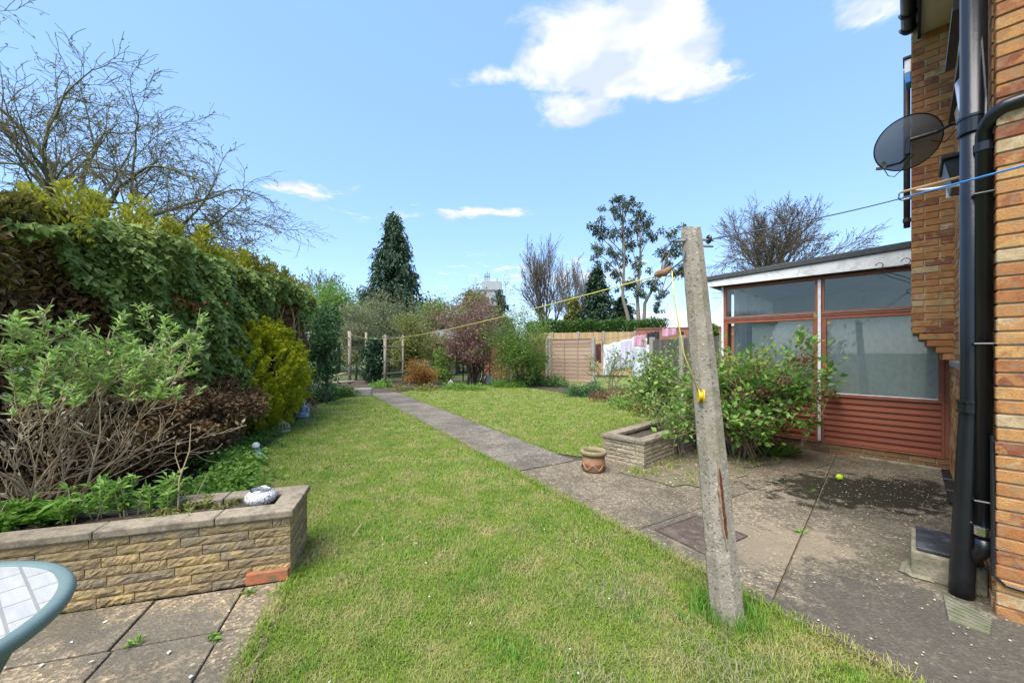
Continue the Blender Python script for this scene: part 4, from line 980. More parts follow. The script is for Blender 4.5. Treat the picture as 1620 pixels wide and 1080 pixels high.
def cage(px, py, r, h, mat, label):
    c = G(px, py); t = thing('birdcage_lantern', c, label, 'birdcage', 'birdcage lanterns'); n = 12
    MB().lathe(c, [(r, 0), (r * 1.05, .012), (r, .025)], 20).build('base', mat, t)
    for zz in (.45,): MB().tube([c + Vector((r * math.cos(a), r * math.sin(a), h * zz)) for a in np.linspace(0, 2 * math.pi, 22)], .006, 5).build('band', mat, t)
    for k in range(n):
        a = 2 * math.pi * k / n; d = Vector((math.cos(a), math.sin(a), 0))
        MB().tube([c + d * r + Vector((0, 0, .02)), c + d * r + Vector((0, 0, h * .45)), c + d * r * .85 + Vector((0, 0, h * .68)), c + d * r * .45 + Vector((0, 0, h * .85)), c + Vector((0, 0, h * .9))], .0055 if r < .13 else .008, 5).build('bar', mat, t)
    MB().lathe(c + Vector((0, 0, h * .88)), [(.02, 0), (.018, .02), (.008, .03), (.012, .045), (.002, .06)], 10).build('finial', mat, t)
cage(447, 683, .115, .20, 'cage_wire', 'low rusty cream birdcage lantern on the grass beside the golden conifer')
cage(713, 614, .115, .34, 'cage_white', 'tall cream birdcage lantern at the back edge of the lawn')

# ------------------------------------------------------------------ fences
def fence_run(name, label, posts, z1, mat, style, n=10, pw=.10, postz=None, pmat='concrete_post', battens=2, z0=.05, tilt=.018):
    f = thing(name, (posts[0][0], posts[0][1], 0), label, 'fence'); org = origin(f)
    P = [Vector((p[0], p[1], 0)) for p in posts]
    for p in P:
        m = MB(); m.box(p + Vector((0, 0, (z1 + (postz or .06)) / 2)), (pw, pw, z1 + (postz or .06)), math.atan2(P[1].y - P[0].y, P[1].x - P[0].x)); m.build('post', pmat, f, bevel=.012)
    for a, b in zip(P[:-1], P[1:]):
        d = (b - a); L = d.length - pw - .01; d.normalize(); mid = (a + b) / 2; rz = math.atan2(d.y, d.x)
        if style == 'lap':
            h = (z1 - z0) / n; me = MB(); k = 12
            top = []; ve = []
            for i in range(k + 1):
                x = -L / 2 + L * i / k; w = random.gauss(0, .006)
                ve += [(x, -.012, -h * .58 + w), (x, -.001, -h * .58 + w), (x, .012, h * .5), (x, .001, h * .5)]
            fs = [(4 * i + j, 4 * i + 4 + j, 4 * i + 4 + (j + 1) % 4, 4 * i + (j + 1) % 4) for i in range(k) for j in range(4)] + [(3, 2, 1, 0), (4 * k, 4 * k + 1, 4 * k + 2, 4 * k + 3)]
            ms = bpy.data.meshes.new('slat'); ms.from_pydata(ve, [], fs); ms.update(); ms.materials.append(M_[mat])
            for i in range(n):
                o = bpy.data.objects.new('slat', ms); link(o, f); o.location = Vector((mid.x, mid.y, z0 + (i + .5) * h)) - org; o.rotation_euler = (0, 0, rz + (math.pi if i % 3 == 1 and False else 0))
            nn = Vector((d.y, -d.x, 0))
            for bI in range(battens + 2):
                t = -L / 2 + .02 + (L - .04) * bI / (battens + 1); q = mid + d * t + nn * .026
                MB().box(q + Vector((0, 0, (z0 + z1) / 2)), (.035, .02, z1 - z0), rz).build('batten', mat, f)
            MB().box(mid + Vector((0, 0, z1 + .012)), (L, .06, .02), rz).build('cap_rail', mat, f)
        else:
            bw = .115; k = max(1, int(L / bw)); w = L / k
            ms = brick_mesh('board', (w - .006, .016, z1 - z0), mat, .002)
            for i in range(k):
                o = bpy.data.objects.new('board', ms); link(o, f); q = mid + d * (-L / 2 + (i + .5) * w); o.location = Vector((q.x, q.y, (z0 + z1) / 2 + random.gauss(0, .005))) - org; o.rotation_euler = (0, random.gauss(0, .004), rz + .05)
            for zz in (.25, .8):
                MB().box(mid + Vector((d.y * -.03, d.x * .03, z0 + (z1 - z0) * zz)), (L, .04, .08), rz).build('rail', mat, f)
    return f
fence_run('lap_fence', 'weathered brown lap panel between two concrete posts behind the lawn', [(1.85, 18.5), (3.68, 17.2)], 2.02, 'fence_weathered', 'lap', 11, pw=.13)
fence_run('lap_fence', 'red brown lap fence behind the lime green shrub and the purple tree', [(-1.6, 20.9), (.0, 19.75), (1.72, 18.65)], 2.0, 'fence_brown', 'lap', 11, pw=.13)
fence_run('board_fence', 'pale new board fence with concrete posts under the laurel hedge', [(.9, 24.0), (2.5, 23.5), (4.0, 23.0), (5.4, 22.5), (7.1, 22.0)], 2.58, 'fence_new', 'board', pw=.14, postz=.05)
fence_run('board_fence', 'grey weathered fence behind the rose bush beside the conservatory', [(3.42, 9.3), (3.62, 8.1), (3.86, 6.95)], 1.74, 'fence_grey', 'board', pw=.11)
fence_run('board_fence', 'low dark grey board fence behind the tangled shrub on the left', [(-4.30, 1.6), (-4.33, 2.6), (-4.36, 3.75)], 1.36, 'fence_grey', 'board', pmat='post_wood')
def ladder(name, label, a, b, h, zs_, ext=.18, r=.055):
    t = thing(name, (a.x, a.y, 0), label, 'trellis')
    for q, rr in ((a, r), (b, r * .75)): MB().tube([q + Vector((0, 0, -.05)), q + Vector((.01, 0, h * .5)), q + Vector((0, 0, h))], rr, 8).build('post', 'post_wood', t, smooth=True)
    d = (b - a).normalized()
    for z in zs_: MB().beam(a - d * ext + Vector((0, -.04, z)), b + d * ext + Vector((0, -.04, z + .01)), .035, .05).build('rung', 'post_wood', t)
    return t
a = G(553, 607); ladder('garden_arch', 'rustic pole arch side holding the far end of the washing line', a, a + Vector((.32, 1.1, 0)), 2.35, (.85, 1.65, 2.05), .2, .075)
a = G(609, 612); ladder('garden_arch', 'rustic ladder-like arch side right of the dark ivy bush', a, a + Vector((.5, .8, 0)), 2.12, (.55, 1.05, 1.65, 2.05), .1, .06)
for (x0, y0, x1, y1, lab) in ((508, 606, 560, 603, 'low pole rail on the ground left of the arch'), (520, 596, 548, 590, 'short pole rail behind the low rail left of the arch')):
    tag(MB().tube([A(x0, y0, 16.2), A(x1, y1, 16.2)], .05, 8).build('pole_rail', 'post_wood', None, smooth=True), lab, 'rail')
tag(MB().box(G(573, 627) + Vector((0, .1, .13)), (.55, .22, .26), .15).build('stone_edging', 'concrete_post', None, bevel=.03, seg=2), 'pale stone edging block at the far end of the path', 'stone')
# dark wire trellis at the back
tr_ = thing('wire_trellis', (-3.4, 17.6, 0), 'dark post and rail trellis behind the orange shrub', 'trellis')
for i in range(5):
    x = -3.5 + i * .62; MB().box((x, 17.6, .9), (.05, .05, 1.8)).build('post', 'bark_dark', tr_)
for z in (.35, .7, 1.05, 1.4, 1.75): MB().box((-2.25, 17.555, z), (2.6, .03, .03)).build('rail', 'bark_dark', tr_)
sh_ = thing('garden_shed', (-4.3, 25, 0), 'grey roofed garden shed seen between the shrubs', 'shed')
MB().box((-4.3, 25, 1.1), (1.5, 2.2, 2.2)).build('wall', 'fence_grey', sh_)
m = MB(); m.add([(-5.2, 23.7, 2.2), (-3.4, 23.7, 2.2), (-3.4, 25, 2.9), (-5.2, 25, 2.9), (-5.2, 26.3, 2.2), (-3.4, 26.3, 2.2), (-5.2, 25, 2.83), (-3.4, 25, 2.83)], [(0, 1, 2, 3), (3, 2, 5, 4), (0, 3, 4), (1, 5, 2)]); m.build('roof', 'shed_roof', sh_)

# ------------------------------------------------------------------ washing next door
def cloth(name, label, a, b, drop, mat, cat, waves=3, amp=.05, taper=1.):
    nx, ny = 26, 14; a = Vector(a); b = Vector(b); d = (b - a).normalized(); n = Vector((-d.y, d.x, 0)); ve = []
    ph = random.random() * 6
    for j in range(ny + 1):
        s = j / ny
        for i in range(nx + 1):
            t = i / nx; tt = .5 + (t - .5) * (1 + (taper - 1) * s)
            q = a.lerp(b, tt) + n * amp * s * (math.sin(waves * 6.28 * t + ph) + .4 * math.sin(waves * 2.3 * 6.28 * t + 1)) - Vector((0, 0, drop * s * (1 + .06 * math.sin(5 * t + ph)) + .05 * math.sin(math.pi * ((t * 3) % 1)) * (1 - s)))
            ve.append(q)
    o = MB().add(ve, [(j * (nx + 1) + i, j * (nx + 1) + i + 1, (j + 1) * (nx + 1) + i + 1, (j + 1) * (nx + 1) + i) for j in range(ny) for i in range(nx)]).build(name, mat, None, smooth=True)
    md = o.modifiers.new('thick', 'SOLIDIFY'); md.thickness = .006
    return tag(o, label, cat)
cloth('hung_sheet', 'white sheet hanging on the neighbour\'s washing line beyond the fence gap', A(955, 545, 14.5), A(1003, 533, 14.5), 1.15, 'linen_white', 'laundry', 3, .05)
cloth('hung_sheet', 'large white duvet cover drooping on the neighbour\'s line next to the pink top', A(1000, 538, 13.8), A(1033, 533, 13.8), 1.35, 'linen_white', 'laundry', 2, .07)
cloth('hung_shirt', 'pale pink top hanging over the white duvet cover next door', A(1003, 530, 13.4), A(1021, 528, 13.4), .42, 'linen_pink', 'laundry', 2, .02, 1.15)
cloth('hung_shirt', 'lilac garment hanging between the two white sheets next door', A(982, 537, 13.6), A(1000, 534, 13.6), .85, 'linen_lilac', 'laundry', 2, .02, .8)
cloth('hung_trousers', 'black garment hanging right of the pink top next door', A(1024, 525, 13.2), A(1043, 522, 13.2), .42, 'linen_dark', 'laundry', 2, .03)
cloth('hung_shirt', 'pink towel hanging in front of the far brick wall', A(1048, 519, 13.), A(1070, 517, 13.), .28, 'linen_pink', 'laundry', 2, .03)
cloth('hung_towel', 'dark maroon towel hanging beside the brown fence panel', A(942, 543, 15.), A(951, 542, 15.), .75, 'linen_maroon', 'laundry', 1, .02)
rope('neighbour_line', sag(A(930, 541, 15.2), A(1100, 512, 12.4), .02, 12), .006, 'dark_rope', 'dark washing line carrying the laundry next door')
tag(MB().box((5.0, 16.5, .01), (5.5, 6.5, .03), .3).build('neighbour_lawn', 'lawn'), kind='structure')
tag(MB().tube([A(1079, 525, 13), A(1079, 538, 13) - Vector((0, 0, 1.5))], [.06, .07], 8).build('line_pole', 'black_matt', None), 'short dark pole in front of the far brick wall', 'pole')

# ------------------------------------------------------------------ far buildings
bu = thing('bungalow', (12, 31, 0), 'far low brick building with a white hipped roof behind the laundry', 'building')
MB().box((13.4, 33, 1.5), (12, 8, 3.0), -.1).build('wall', 'far_brick', bu)
m = MB(); Mr = Matrix.Rotation(-.1, 3, 'Z'); rv = [(-6.6, -4.6, 3.0), (6.6, -4.6, 3.0), (6.6, 4.6, 3.0), (-6.6, 4.6, 3.0), (-2.6, 0, 4.9), (2.6, 0, 4.9)]
m.add([Vector((13.4, 33, 0)) + Mr @ Vector(q) for q in rv], [(0, 1, 5, 4), (1, 2, 5), (2, 3, 4, 5), (3, 0, 4), (3, 2, 1, 0)]).build('roof', 'render_white', bu)
gw = thing('garden_wall', (5.9, 22, 0), 'red brick wall topped in brick behind the washing', 'wall')
MB().beam((7.1, 21.8, 1.35), (12.5, 19.0, 1.35), .22, 2.7).build('brickwork', 'far_brick', gw); MB().beam((7.1, 21.8, 2.73), (12.5, 19.0, 2.73), .3, .06).build('coping', 'far_brick', gw)
tw = thing('tower_block', (-7.5, 130, 0), 'distant pale tower block with rooftop masts above the trees', 'building')
MB().box((-7.6, 134, 11), (8.4, 8, 22)).build('wall', 'tower_white', tw)
MB().box((-7.0, 134, 23.4), (6.6, 6, 4.0)).build('plant_room', 'tower_white', tw); MB().box((-7.6, 134, 22.2), (8.8, 8.4, .4)).build('parapet', 'shed_roof', tw)
for k in range(7):
    for j in range(4): MB().box((-10.6 + j * 2.0, 129.95, 2.2 + k * 2.8), (1.3, .12, 1.3)).build('window', 'glass_dark', tw)
for (x, h) in ((-9.4, 3.0), (-8.7, 3.6), (-8.0, 3.2), (-5.2, 1.5)): MB().tube([(x, 133, 22), (x, 133, 25.4 + h)], .16, 6).build('mast', 'shed_roof', tw)
MB().box((-8.7, 133, 27.4), (2.0, .5, .25)).build('mast_rail', 'shed_roof', tw)
# ------------------------------------------------------------------ vegetation helpers
def wander(d, amt): return (d + Vector((random.gauss(0, amt), random.gauss(0, amt), random.gauss(0, amt)))).normalized()
def branch(mb, p, d, L, r, lvl, cfg, tips):
    n = cfg.get('n', 5); pts = [Vector(p)]; dirs = [Vector(d)]; rad = [r]; d = Vector(d)
    for i in range(n):
        d = (wander(d, cfg.get('wander', .18)) + Vector((0, 0, cfg.get('trop', [0] * 6)[lvl]))).normalized()
        pts.append(pts[-1] + d * (L / n)); dirs.append(d); rad.append(max(cfg.get('rmin', .003), r * (1 - (1 - cfg.get('taper', .4)) * (i + 1) / n)))
    mb.tube(pts, rad, 7 if r > .04 else (5 if r > .012 else 3), cap=False)
    if lvl <= 0:
        for q, e in zip(pts[2:], dirs[2:]): tips.append((q, e))
        return
    if lvl == 1 and cfg.get('midtips'):
        for q, e in zip(pts[2:], dirs[2:]): tips.append((q, e))
    k = cfg['kids'][lvl]
    for j in range(k):
        t = cfg.get('t0', .3) + (1 - cfg.get('t0', .3)) * (j + random.random()) / k; i = min(n - 1, int(t * n)); f = t * n - i
        q = pts[i].lerp(pts[i + 1], min(1, f)); e = dirs[i + 1]
        ax = e.orthogonal().normalized(); ax.rotate(Matrix.Rotation(random.uniform(0, 6.283), 3, e))
        ang = random.uniform(*cfg.get('ang', (.5, 1.0))); c = e.copy(); c.rotate(Matrix.Rotation(ang, 3, ax))
        branch(mb, q, c, L * random.uniform(*cfg.get('ratio', (.45, .75))), max(cfg.get('rmin', .003), rad[i] * cfg.get('rr', .6)), lvl - 1, cfg, tips)
    e = dirs[-1]; branch(mb, pts[-1], e, L * .55, rad[-1], lvl - 1, cfg, tips)
def tip_arrays(tips):
    return np.array([tuple(t[0]) for t in tips]), np.array([tuple(t[1]) for t in tips])
def scatter_tips(tips, n, sig):
    P, D = tip_arrays(tips); i = rng.integers(0, len(P), n)
    return P[i] + rng.normal(0, sig, (n, 3)), D[i]
def foliage(name, pos, dirs, size, mat, parent, **kw): return leaves(name, pos, dirs, size, mat, parent, kind='stuff', **kw)

def shrub(name, label, cat, base, h, rx, ry, nst, nleaf, size, lmat, smat, lvl=2, width=.5, sig=.06, stem_r=.014, lean=(0, 0), kids=(0, 3, 4), zmin=.12, group=None, jit=.7, dens=None, wander_=.2):
    t = thing(name, base, label, cat, group); b = Vector(base); m = MB(); tips = []
    for k in range(nst):
        a = random.uniform(0, 6.283); q = math.sqrt(random.random()); zz = h * random.uniform(.6, 1.0) * math.sqrt(max(.15, 1 - .75 * q * q))
        tgt = b + Vector((rx * q * math.cos(a) + lean[0], ry * q * math.sin(a) + lean[1], zz))
        s = b + Vector((random.gauss(0, rx * .18), random.gauss(0, ry * .18), -.03)); v = tgt - s
        d0 = (v.normalized() + Vector((0, 0, .35))).normalized()
        cfg = dict(n=5, wander=wander_, kids=kids, ang=(.35, .9), ratio=(.35, .6), trop=[.02, .02, .0, 0], t0=.3, rr=.6, rmin=.0025, midtips=True)
        branch(m, s, d0, v.length * .72, stem_r * random.uniform(.7, 1.2), lvl, cfg, tips)
    m.build('stem', smat, t, smooth=True)
    tips = [q for q in tips if q[0].z > b.z + zmin]
    P, D = scatter_tips(tips, nleaf, sig); P[:, 2] = np.maximum(P[:, 2], b.z + .03)
    foliage('foliage', P, D, size, lmat, t, width=width, jit=jit)
    return t, tips
def clump_tree(name, label, base, trunk_h, trunk_r, clumps, nleaf, size, lmat, bmat='bark', width=.5, group=None, cat='tree', droop=0., jit=.9, shell=.75, lean=0.):
    """clumps: list of (x, y, z, rx, ry, rz) relative to base; every clump gets its own limb"""
    t = thing(name, base, label, cat, group); b = Vector(base); m = MB(); top = b + Vector((lean, 0, trunk_h))
    m.tube([b + Vector((0, 0, -.2)), b.lerp(top, .35) + Vector((.04 * trunk_h * .3, 0, 0)), b.lerp(top, .7), top], [trunk_r, trunk_r * .8, trunk_r * .6, trunk_r * .35], 9)
    vol = np.array([c[3] * c[4] * c[5] for c in clumps]) ** .75; vol /= vol.sum(); PP = []; DD = []
    for c, w in zip(clumps, vol):
        cc = b + Vector(c[:3]); s = b.lerp(top, min(1, max(.25, (cc.z - b.z) / trunk_h * .7))); mid = s.lerp(cc, .5) + Vector((0, 0, .12 * (cc - s).length))
        m.tube([s, mid, cc], [trunk_r * .38, trunk_r * .25, trunk_r * .1], 5, cap=False)
        for k in range(5):
            e = Vector((random.gauss(0, 1), random.gauss(0, 1), random.gauss(.2, .8))).normalized(); m.tube([s.lerp(cc, .75), cc + Vector((e.x * c[3], e.y * c[4], e.z * c[5])) * .85], [trunk_r * .12, trunk_r * .03], 3, cap=False)
        n = max(8, int(nleaf * w)); e = nrm(rng.normal(0, 1, (n, 3))); rr = (shell + (1.08 - shell) * rng.random(n)) if True else 1
        rr = np.where(rng.random(n) < .3, rng.random(n) ** .5, rr)[:, None]
        lump = 1 + .22 * np.sin(e[:, :1] * 5 + cc.x * 3) * np.sin(e[:, 1:2] * 6 + cc.y) + .12 * np.sin(e[:, 2:3] * 9 + cc.z * 5)
        P = np.array(cc) + e * rr * lump * np.array(c[3:6]); PP.append(P); DD.append(e + np.array((0, 0, -droop)))
    m.build('trunk', bmat, t, smooth=True)
    foliage('crown', np.concatenate(PP), np.concatenate(DD), size, lmat, t, width=width, jit=jit)
    return t
def rclumps(n, R_, zc, zr, cr, squash=.8):
    L = []
    for _ in range(n):
        while True:
            q = Vector((random.uniform(-1, 1), random.uniform(-1, 1), random.uniform(-1, 1)))
            if .25 < q.length < 1: break
        s = cr * random.uniform(.7, 1.25); L.append((q.x * R_, q.y * R_, zc + q.z * zr, s, s, s * squash))
    return L
def bare_tree(name, label, base, h, r, lvl, cfg, nbud, bsize, bmat, mat='bark', trunk_pts=None, starts=None):
    t = thing(name, base, label, 'tree'); b = Vector(base); m = MB(); tips = []
    for (d, L, rr, off) in starts: branch(m, b + Vector(off), Vector(d).normalized(), L, rr, lvl, cfg, tips)
    m.build('trunk', mat, t, smooth=True)
    if nbud:
        P, D = scatter_tips(tips, nbud, bsize * .25); foliage('crown', P, D, bsize, bmat, t, width=.55, jit=.6)
    return t, tips

# ------------------------------------------------------------------ hedge on the left
def HX(Y): return -3.96 - .1 * Y
def hn(Y, z): return .10 * np.sin(Y * 2.3 + z * 1.1) + .07 * np.sin(Y * 5.1 - z * 3.3) + .05 * np.sin(Y * 9.7 + z * 7.1)
def hedge_pts(n, y0, y1, z0, z1, off=0., depth=.25):
    Y = rng.uniform(y0, y1, n); z = rng.uniform(z0, z1, n); X = HX(Y) + hn(Y, z) + off - rng.random(n) * depth
    return np.stack([X, Y, z], 1)
hg = thing('conifer_hedge', (HX(5.5) - .5, 5.5, 0), 'tall old conifer hedge, brown and bare below, along the left side', 'hedge')
m = MB()
for k in range(16):
    Y = 2.3 + k * .47; b = Vector((HX(Y) - .65, Y, -.05)); m.tube([b, b + Vector((random.gauss(0, .06), random.gauss(0, .06), 1.4)), b + Vector((random.gauss(0, .1), random.gauss(0, .1), 2.8))], [.07, .055, .03], 6)
    for j in range(14):
        z = .25 + j * .19; s = b + Vector((0, 0, z)); m.tube([s, s + Vector((.35, random.gauss(0, .2), .05)), s + Vector((random.uniform(.5, .72), random.gauss(0, .35), random.uniform(-.05, .2)))], [.016, .011, .004], 4, cap=False)
m.build('trunk', 'bark_dark', hg)
m = MB(); ve = []; fs = []; ny, nz_ = 44, 14                        # dark sheet added inside the hedge to stop bright gaps showing through
for i in range(ny + 1):
    for j in range(nz_ + 1):
        Yq = .7 + 8.5 * i / ny; zq = -.02 + 2.72 * j / nz_; ve.append((HX(Yq) - .48 + random.gauss(0, .06), Yq, zq))
for i in range(ny):
    for j in range(nz_): k = i * (nz_ + 1) + j; fs.append((k, k + 1, k + nz_ + 2, k + nz_ + 1))
o = m.add(ve, fs).build('dark_backing', 'dark_backing', hg); md = o.modifiers.new('thick', 'SOLIDIFY'); md.thickness = .2
out = np.array((.9, -.1, .25))
P = np.concatenate([hedge_pts(20000, 1.0, 9.3, .1, 2.8, -.05, .35), hedge_pts(26000, .8, 9.3, .05, 2.95, -.3, .6), hedge_pts(9000, 1.0, 9.2, .1, 2.75, .03, .15), hedge_pts(9000, 1.0, 4.6, .1, 2.6, -.2, .6), hedge_pts(9000, 1.0, 4.4, .6, 2.5, .08, .12)])
foliage('dead_foliage', P, np.tile(out, (len(P), 1)), .085, 'dead_conifer', hg, width=.45, jit=.9)
# brown bulging lower skirts
PP = []
for k in range(70):
    Y = random.uniform(2.9, 6.0); z = random.uniform(.25, 1.0); c = np.array((HX(Y) + .15 + .55 * math.exp(-((z - .55) / .42) ** 2) * random.uniform(.4, 1.05), Y, z)); n = 300
    e = nrm(rng.normal(0, 1, (n, 3))); PP.append(c + e * (rng.random((n, 1)) ** .4) * np.array((.19, .26, .15)))
P = np.concatenate(PP); foliage('dead_skirt', P, np.tile(out, (len(P), 1)), .065, 'dead_conifer', hg, width=.5, jit=.9)
# olive top near the camera, golden tips on top
n = 26000; Y = rng.uniform(.8, 4.3, n); z = 2.72 - rng.random(n) ** 1.6 * 1.0 + .10 * np.sin(Y * 4) + np.maximum(0, Y - 3.2) * .15 ; lim = 2.05 + .25 * np.sin(Y * 3.1) + np.maximum(0, Y - 3.2) * .55
k = z > lim; Y = Y[k]; z = z[k]; P = np.stack([HX(Y) + hn(Y, z) + .08 - rng.random(len(Y)) * .35 - np.maximum(0, z - 2.6) * .5, Y, z], 1)
foliage('olive_foliage', P, np.tile(np.array((.5, -.1, .7)), (len(P), 1)), .075, 'olive_conifer', hg, width=.4, jit=.7)
PP = []; DD = []
for k in range(120):
    Y = random.uniform(2.2, 9.3); x0 = HX(Y) - random.uniform(.0, .75); zt = random.uniform(3.0, 3.38) - max(0, Y - 7.5) * .12 - max(0, 4.3 - Y) * .24; zb = 2.60 - max(0, 4.3 - Y) * .2; n = 210
    t = rng.random(n); r = .17 * (1 - t) ** .7 + .02; a = rng.uniform(0, 6.283, n)
    e = np.stack([np.cos(a), np.sin(a), np.zeros(n)], 1); q = np.array((x0, Y, zb)) + e * (r * rng.random(n) ** .4)[:, None] + np.stack([np.zeros(n), np.zeros(n), t * (zt - zb)], 1)
    PP.append(q); DD.append(e * .6 + np.array((0, 0, 1.)))
foliage('golden_tips', np.concatenate(PP), np.concatenate(DD), .075, 'thuja_top', hg, width=.35, jit=.45)

# ivy over the hedge
random.seed(21); rng = np.random.default_rng(21)
iv = thing('ivy', (HX(5.5) + .1, 5.5, 0), 'dark green ivy sheet covering the upper face of the hedge', 'ivy')
def ivy_ok(Y, z):
    top = 2.90 + .05 * np.sin(Y * 5) - np.maximum(0, 4.3 - Y) * .30
    low = np.interp(Y, [3.2, 3.7, 4.3, 4.8, 5.3, 5.8, 6.6, 7.2, 7.8, 9.0], [2.75, 2.2, 1.5, 1.05, .5, .45, .8, 1.7, 2.1, 2.3]) + .16 * np.sin(Y * 7 + 1) + .1 * np.sin(Y * 13)
    hole = ((Y - 7.75) / .55) ** 2 + ((z - 1.95) / .62) ** 2 < 1 + .35 * np.sin(Y * 17 + z * 11)
    return (z < top) & (z > low) & ~hole
n = 50000; Y = rng.uniform(3.1, 9.2, n); z = rng.uniform(.3, 3.0, n); k = ivy_ok(Y, z); Y = Y[k]; z = z[k]
X = HX(Y) + hn(Y, z) * 1.3 + .09 + rng.random(len(Y)) * .16 - np.maximum(0, z - 2.75) * .8
order = np.argsort(Y + rng.normal(0, .3, len(Y))); X, Y, z = X[order], Y[order], z[order]
half = [(0, .0), (.20, -.12), (.42, .02), (.52, .30), (.30, .34), (.26, .55), (0, 1.0)]
shape = np.array([(0, .32)] + half + [(-a, b) for a, b in reversed(half[1:-1])]); ns = len(shape)
def ivy_frames(n):
    nn = nrm(np.array((.72, -.16, .60)) + rng.normal(0, .42, (n, 3))); dn = np.array((.12, 0, -1.)) + rng.normal(0, .45, (n, 3))
    dn = nrm(dn - nn * np.sum(dn * nn, 1, keepdims=True)); sx = np.cross(dn, nn); return sx, dn, nn
n = len(X); sx, dn, nn = ivy_frames(n); sz = rng.choice([.035, .048, .058, .068, .08], n) * rng.uniform(.85, 1.2, n)
lz = np.array([-.06] + [0, .03, .06, .10, .02, .02, -.08] + [.02, .02, .10, .06, .03])[:ns]
B = 300
V = np.stack([X, Y, z], 1)[:, None, :] + (shape[None, :, 0:1] * sx[:, None, :] + shape[None, :, 1:2] * dn[:, None, :] + lz[None, :, None] * nn[:, None, :]) * sz[:, None, None]
Fi = np.array([(0, i, i + 1 if i + 1 < ns else 1) for i in range(1, ns)])
rest = np.arange(B, n); b = np.arange(len(rest))[:, None, None] * ns
o = np_mesh('leaf_sheet', V[rest].reshape(-1, 3), (b + Fi[None]).reshape(-1, 3), 'ivy', iv); o['kind'] = 'stuff'
me = bpy.data.meshes.new('leaf'); me.from_pydata([(a, c, d) for (a, c), d in zip(shape.tolist(), lz.tolist())], [], Fi.tolist()); me.update(); me.materials.append(M_['ivy'])
for i in range(B):
    o = bpy.data.objects.new('leaf', me); link(o, iv); Mx = Matrix((sx[i], dn[i], nn[i])).transposed().to_4x4(); o.matrix_local = Matrix.Translation(Vector((X[i], Y[i], z[i])) - origin(iv)) @ Mx @ Matrix.Scale(sz[i], 4)
P = np.stack([HX(5.0) + .28 + rng.normal(0, .05, 60), rng.normal(5.05, .22, 60), rng.normal(2.08, .05, 60)], 1)
foliage('orange_leaf', P, np.tile(np.array((.5, 0, -.8)), (60, 1)), .06, 'ivy_orange', iv, width=.8)
m = MB()
for k in range(40):
    Y0 = random.uniform(4.6, 8.6); p = Vector((HX(Y0) + .10, Y0, .02)); pts = [p]
    for j in range(9): p = p + Vector((-.01 + random.gauss(0, .02), random.gauss(0, .09), .26)); pts.append(Vector((HX(p.y) + float(hn(p.y, p.z)) + .09, p.y, p.z)))
    m.tube(pts, .006, 4, cap=False)
m.build('stem', 'bark_tan', iv)

# golden conifer at the hedge foot
gc = thing('golden_conifer', (-4.30, 6.9, 0), 'bright yellow green conifer bush at the foot of the ivy', 'shrub'); PP = []; DD = []; m = MB()
m.tube([(-4.45, 6.9, -.05), (-4.4, 6.95, .7), (-4.4, 7.0, 1.6)], [.05, .04, .015], 6)
for k in range(390):
    u = random.uniform(-1, 1); zz = random.uniform(.12, 1.92); w = (1 - max(0, (zz - 1.0) / .95) ** 2 * .75) * (1 if zz > .6 else .35 + 1.08 * zz); Y = 6.95 + u * 1.28 * w
    x = HX(Y) + .10 + .50 * w * math.sqrt(max(0, 1 - u * u)) * random.uniform(.45, 1.22); c = np.array((x, Y + random.gauss(0, .06), zz + random.gauss(0, .05))); n = 95
    d = nrm(np.array((.8 + random.gauss(0, .3), u * .5 + random.gauss(0, .3), .9))[None])[0]
    t = rng.random(n); q = c + (d[None] * (t * .20 - .08)[:, None]) + rng.normal(0, .03, (n, 3)) * (1.2 - t)[:, None]
    PP.append(q); DD.append(np.tile(d, (n, 1)))
    if k % 4 == 0: m.tube([(-4.42, 6.95, max(.1, zz - .35)), tuple(c)], [.012, .004], 4, cap=False)
m.build('trunk', 'bark_dark', gc); foliage('foliage', np.concatenate(PP), np.concatenate(DD), .055, 'thuja_gold', gc, width=.42, jit=.55)

# tangled shrub in front of the hedge
bd = thing('buddleia', (-3.55, 2.75, 0), 'sprawling shrub of tan bare stems with pale green leaf tips on the left', 'shrub'); m = MB(); tips = []
cfg = dict(n=7, wander=.15, kids=(0, 3, 3, 3), ang=(.3, .8), ratio=(.38, .62), trop=[.06, .05, .03, .0], t0=.3, rr=.6, rmin=.0028, taper=.45, midtips=False)
for k in range(11):
    s = Vector((-3.60 + random.gauss(0, .14), 2.74 + random.gauss(0, .09), -.02)); f = -.45 + 1.35 * k / 10
    d = Vector((f + random.gauss(0, .1), random.uniform(-.12, .3), random.uniform(.95, 1.2))).normalized()
    m = MB(); branch(m, s, d, random.uniform(.85, 1.1), random.uniform(.009, .017), 3, cfg, tips); m.build('stem', 'bark_tan', bd, smooth=True)
cfg2 = dict(cfg, wander=.24, trop=[.0, .0, .0, 0])
for k in range(6):
    s = Vector((-3.5 + random.gauss(0, .15), 2.75, .05)); d = Vector((1, random.uniform(-.1, .3), random.uniform(.25, .7))).normalized(); m = MB(); branch(m, s, d, random.uniform(.4, .6), .010, 2, cfg2, []); m.build('stem', 'bark_tan', bd, smooth=True)
hi = [t for t in tips if t[0].z > 1.12]; random.shuffle(hi); PP = []; DD = []
for (q, e) in random.sample(hi, min(len(hi), 560)):
    for j in range(9):
        a = random.uniform(0, 6.283); PP.append(np.array(q) + np.array(e) * random.uniform(-.06, .03)); DD.append(np.array(e) * .7 + np.array((math.cos(a), math.sin(a), .15)))
foliage('foliage', np.array(PP), np.array(DD), .062, 'buddleia', bd, width=.26, jit=.25)
P, D = scatter_tips([t for t in tips if t[0].z > .5], 700, .03); foliage('dry_leaf', P, D, .04, 'litter', bd, width=.5)

